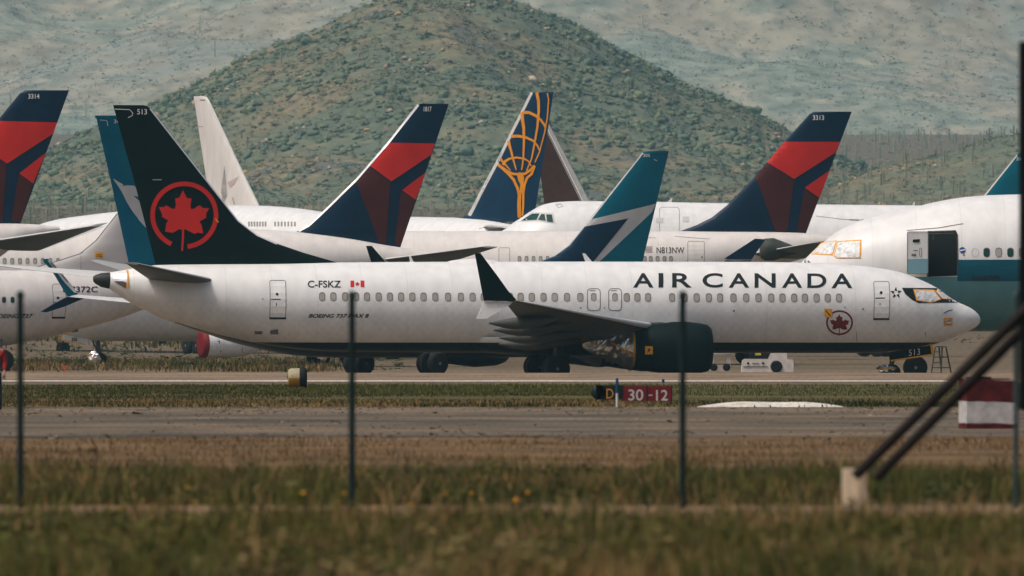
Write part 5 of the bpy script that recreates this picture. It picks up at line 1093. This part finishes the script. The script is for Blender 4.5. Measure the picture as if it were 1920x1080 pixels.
# person at the left edge
D_ = 297.0; s_ = F/D_; z = float(zg(D_)); pr = thing('person', 'person in red shirt and blue jeans cut off by the left edge', 'person', ((-12-960)/s_, D_, z))
def skin(name, pts, edges, m_, par, sub=2):
    me = bpy.data.meshes.new(name); me.from_pydata([q[:3] for q in pts], edges, []); o = bpy.data.objects.new(name, me); C.objects.link(o); o.parent = par
    bpy.context.view_layer.objects.active = o; md = o.modifiers.new('skin', 'SKIN'); md.use_smooth_shade = True
    for i, q in enumerate(pts): me.skin_vertices[0].data[i].radius = (q[3], q[4] if len(q) > 4 else q[3])
    me.skin_vertices[0].data[0].use_root = True; o.modifiers.new('s', 'SUBSURF').levels = sub; o.modifiers['s'].render_levels = sub; me.materials.append(m_); return o
M_skin = mat('skin', (.42,.24,.17), .6)
J = [(0,0,.95,.14,.10),(0,0,1.15,.13,.10),(0,0,1.38,.15,.10),(0,0,1.50,.06),(0,-.01,1.60,.075,.085),(0,-.01,1.71,.075,.09),(0,0,1.78,.04),
     (.19,0,1.42,.055),(.25,.02,1.16,.042),(.24,-.08,.94,.030),(.24,-.10,.87,.038,.018),(-.19,0,1.42,.055),(-.25,.02,1.16,.042),(-.24,-.08,.94,.030),(-.24,-.10,.87,.038,.018),
     (.09,0,.88,.085),(.11,-.01,.50,.06),(.12,.02,.09,.04),(.12,-.12,.04,.04,.03),(-.09,0,.88,.085),(-.11,-.01,.50,.06),(-.12,.02,.09,.04),(-.12,-.12,.04,.04,.03)]
E = [(0,1),(1,2),(2,3),(3,4),(4,5),(5,6),(2,7),(7,8),(8,9),(9,10),(2,11),(11,12),(12,13),(13,14),(0,15),(15,16),(16,17),(17,18),(0,19),(19,20),(20,21),(21,22)]
for sx_ in (1, -1):
    b0 = 10 if sx_ > 0 else 14
    for k in range(4):
        i = len(J); J += [(sx_*.24+(k-1.5)*.018, -.115, .83, .009), (sx_*.24+(k-1.5)*.018, -.10, .785-.006*abs(k-1.2), .008)]; E += [(b0, i), (i, i+1)]
    i = len(J); J += [(sx_*.205, -.13, .85, .010), (sx_*.20, -.14, .81, .008)]; E += [(b0, i), (i, i+1)]
skin('body', J, E, M_skin, pr)
skin('shirt', [(0,0,.97,.165,.125),(0,0,1.15,.155,.12),(0,0,1.40,.17,.12),(.20,0,1.42,.075),(.25,.02,1.17,.065),(-.20,0,1.42,.075),(-.25,.02,1.17,.065),(0,0,1.48,.075),(.242,-.07,.96,.05),(-.242,-.07,.96,.05)], [(0,1),(1,2),(2,3),(3,4),(2,5),(5,6),(2,7),(4,8),(6,9)], mat('red_cloth', (.28,.022,.02), .85, var=.15), pr)
skin('shirt_hem', [(0,0,.93,.17,.13),(0,0,.97,.17,.13)], [(0,1)], mat('white_cloth', (.5,.47,.44), .85), pr)
skin('trousers', [(0,0,.93,.155,.12),(.09,0,.86,.10),(.115,-.01,.5,.078),(.125,.02,.08,.06),(-.09,0,.86,.10),(-.115,-.01,.5,.078),(-.125,.02,.08,.06)], [(0,1),(1,2),(2,3),(0,4),(4,5),(5,6)], mat('blue_denim', (.012,.03,.055), .85, var=.2), pr)
skin('hair', [(0,.02,1.80,.075,.085),(0,.05,1.72,.07,.06)], [(0,1)], mat('dark_hair', (.02,.014,.01), .7), pr)
mb = MB(); 
for sx_ in (-1, 1): mb.lathe([(-.004,.0),(0,.013),(.004,.0)], (sx_*.03,-.092,1.70), 'y', 10)
mb.loft([((0,-.085,1.70),(0,-.075,1.70),(1,0,0),.012),((0,-.115,1.655),(0,-.085,1.655),(1,0,0),.02)], 6); mb.box((0,-.09,1.625), (.045,.008,.008)); mb.build('face_features', mat('face_brown', (.16,.08,.06), .6), pr)  # brown tone for eyes, nose and mouth

# ================================================================== haze
hb = MB(); hb.box((0, 3100, 208.9), (2400, 7000, 420), 0); hm = bpy.data.materials.new('hazy_air'); hm.use_nodes = True; hn = hm.node_tree; hn.nodes.clear()
ho = hn.nodes.new('ShaderNodeOutputMaterial'); pv = hn.nodes.new('ShaderNodeVolumePrincipled'); pv.inputs['Color'].default_value = (.42,.86,1.0,1); pv.inputs['Density'].default_value = 6.0e-5; pv.inputs['Anisotropy'].default_value = .2
hn.links.new(pv.outputs[0], ho.inputs['Volume'])
hz = hb.build('haze', hm); tag(hz, kind='stuff')
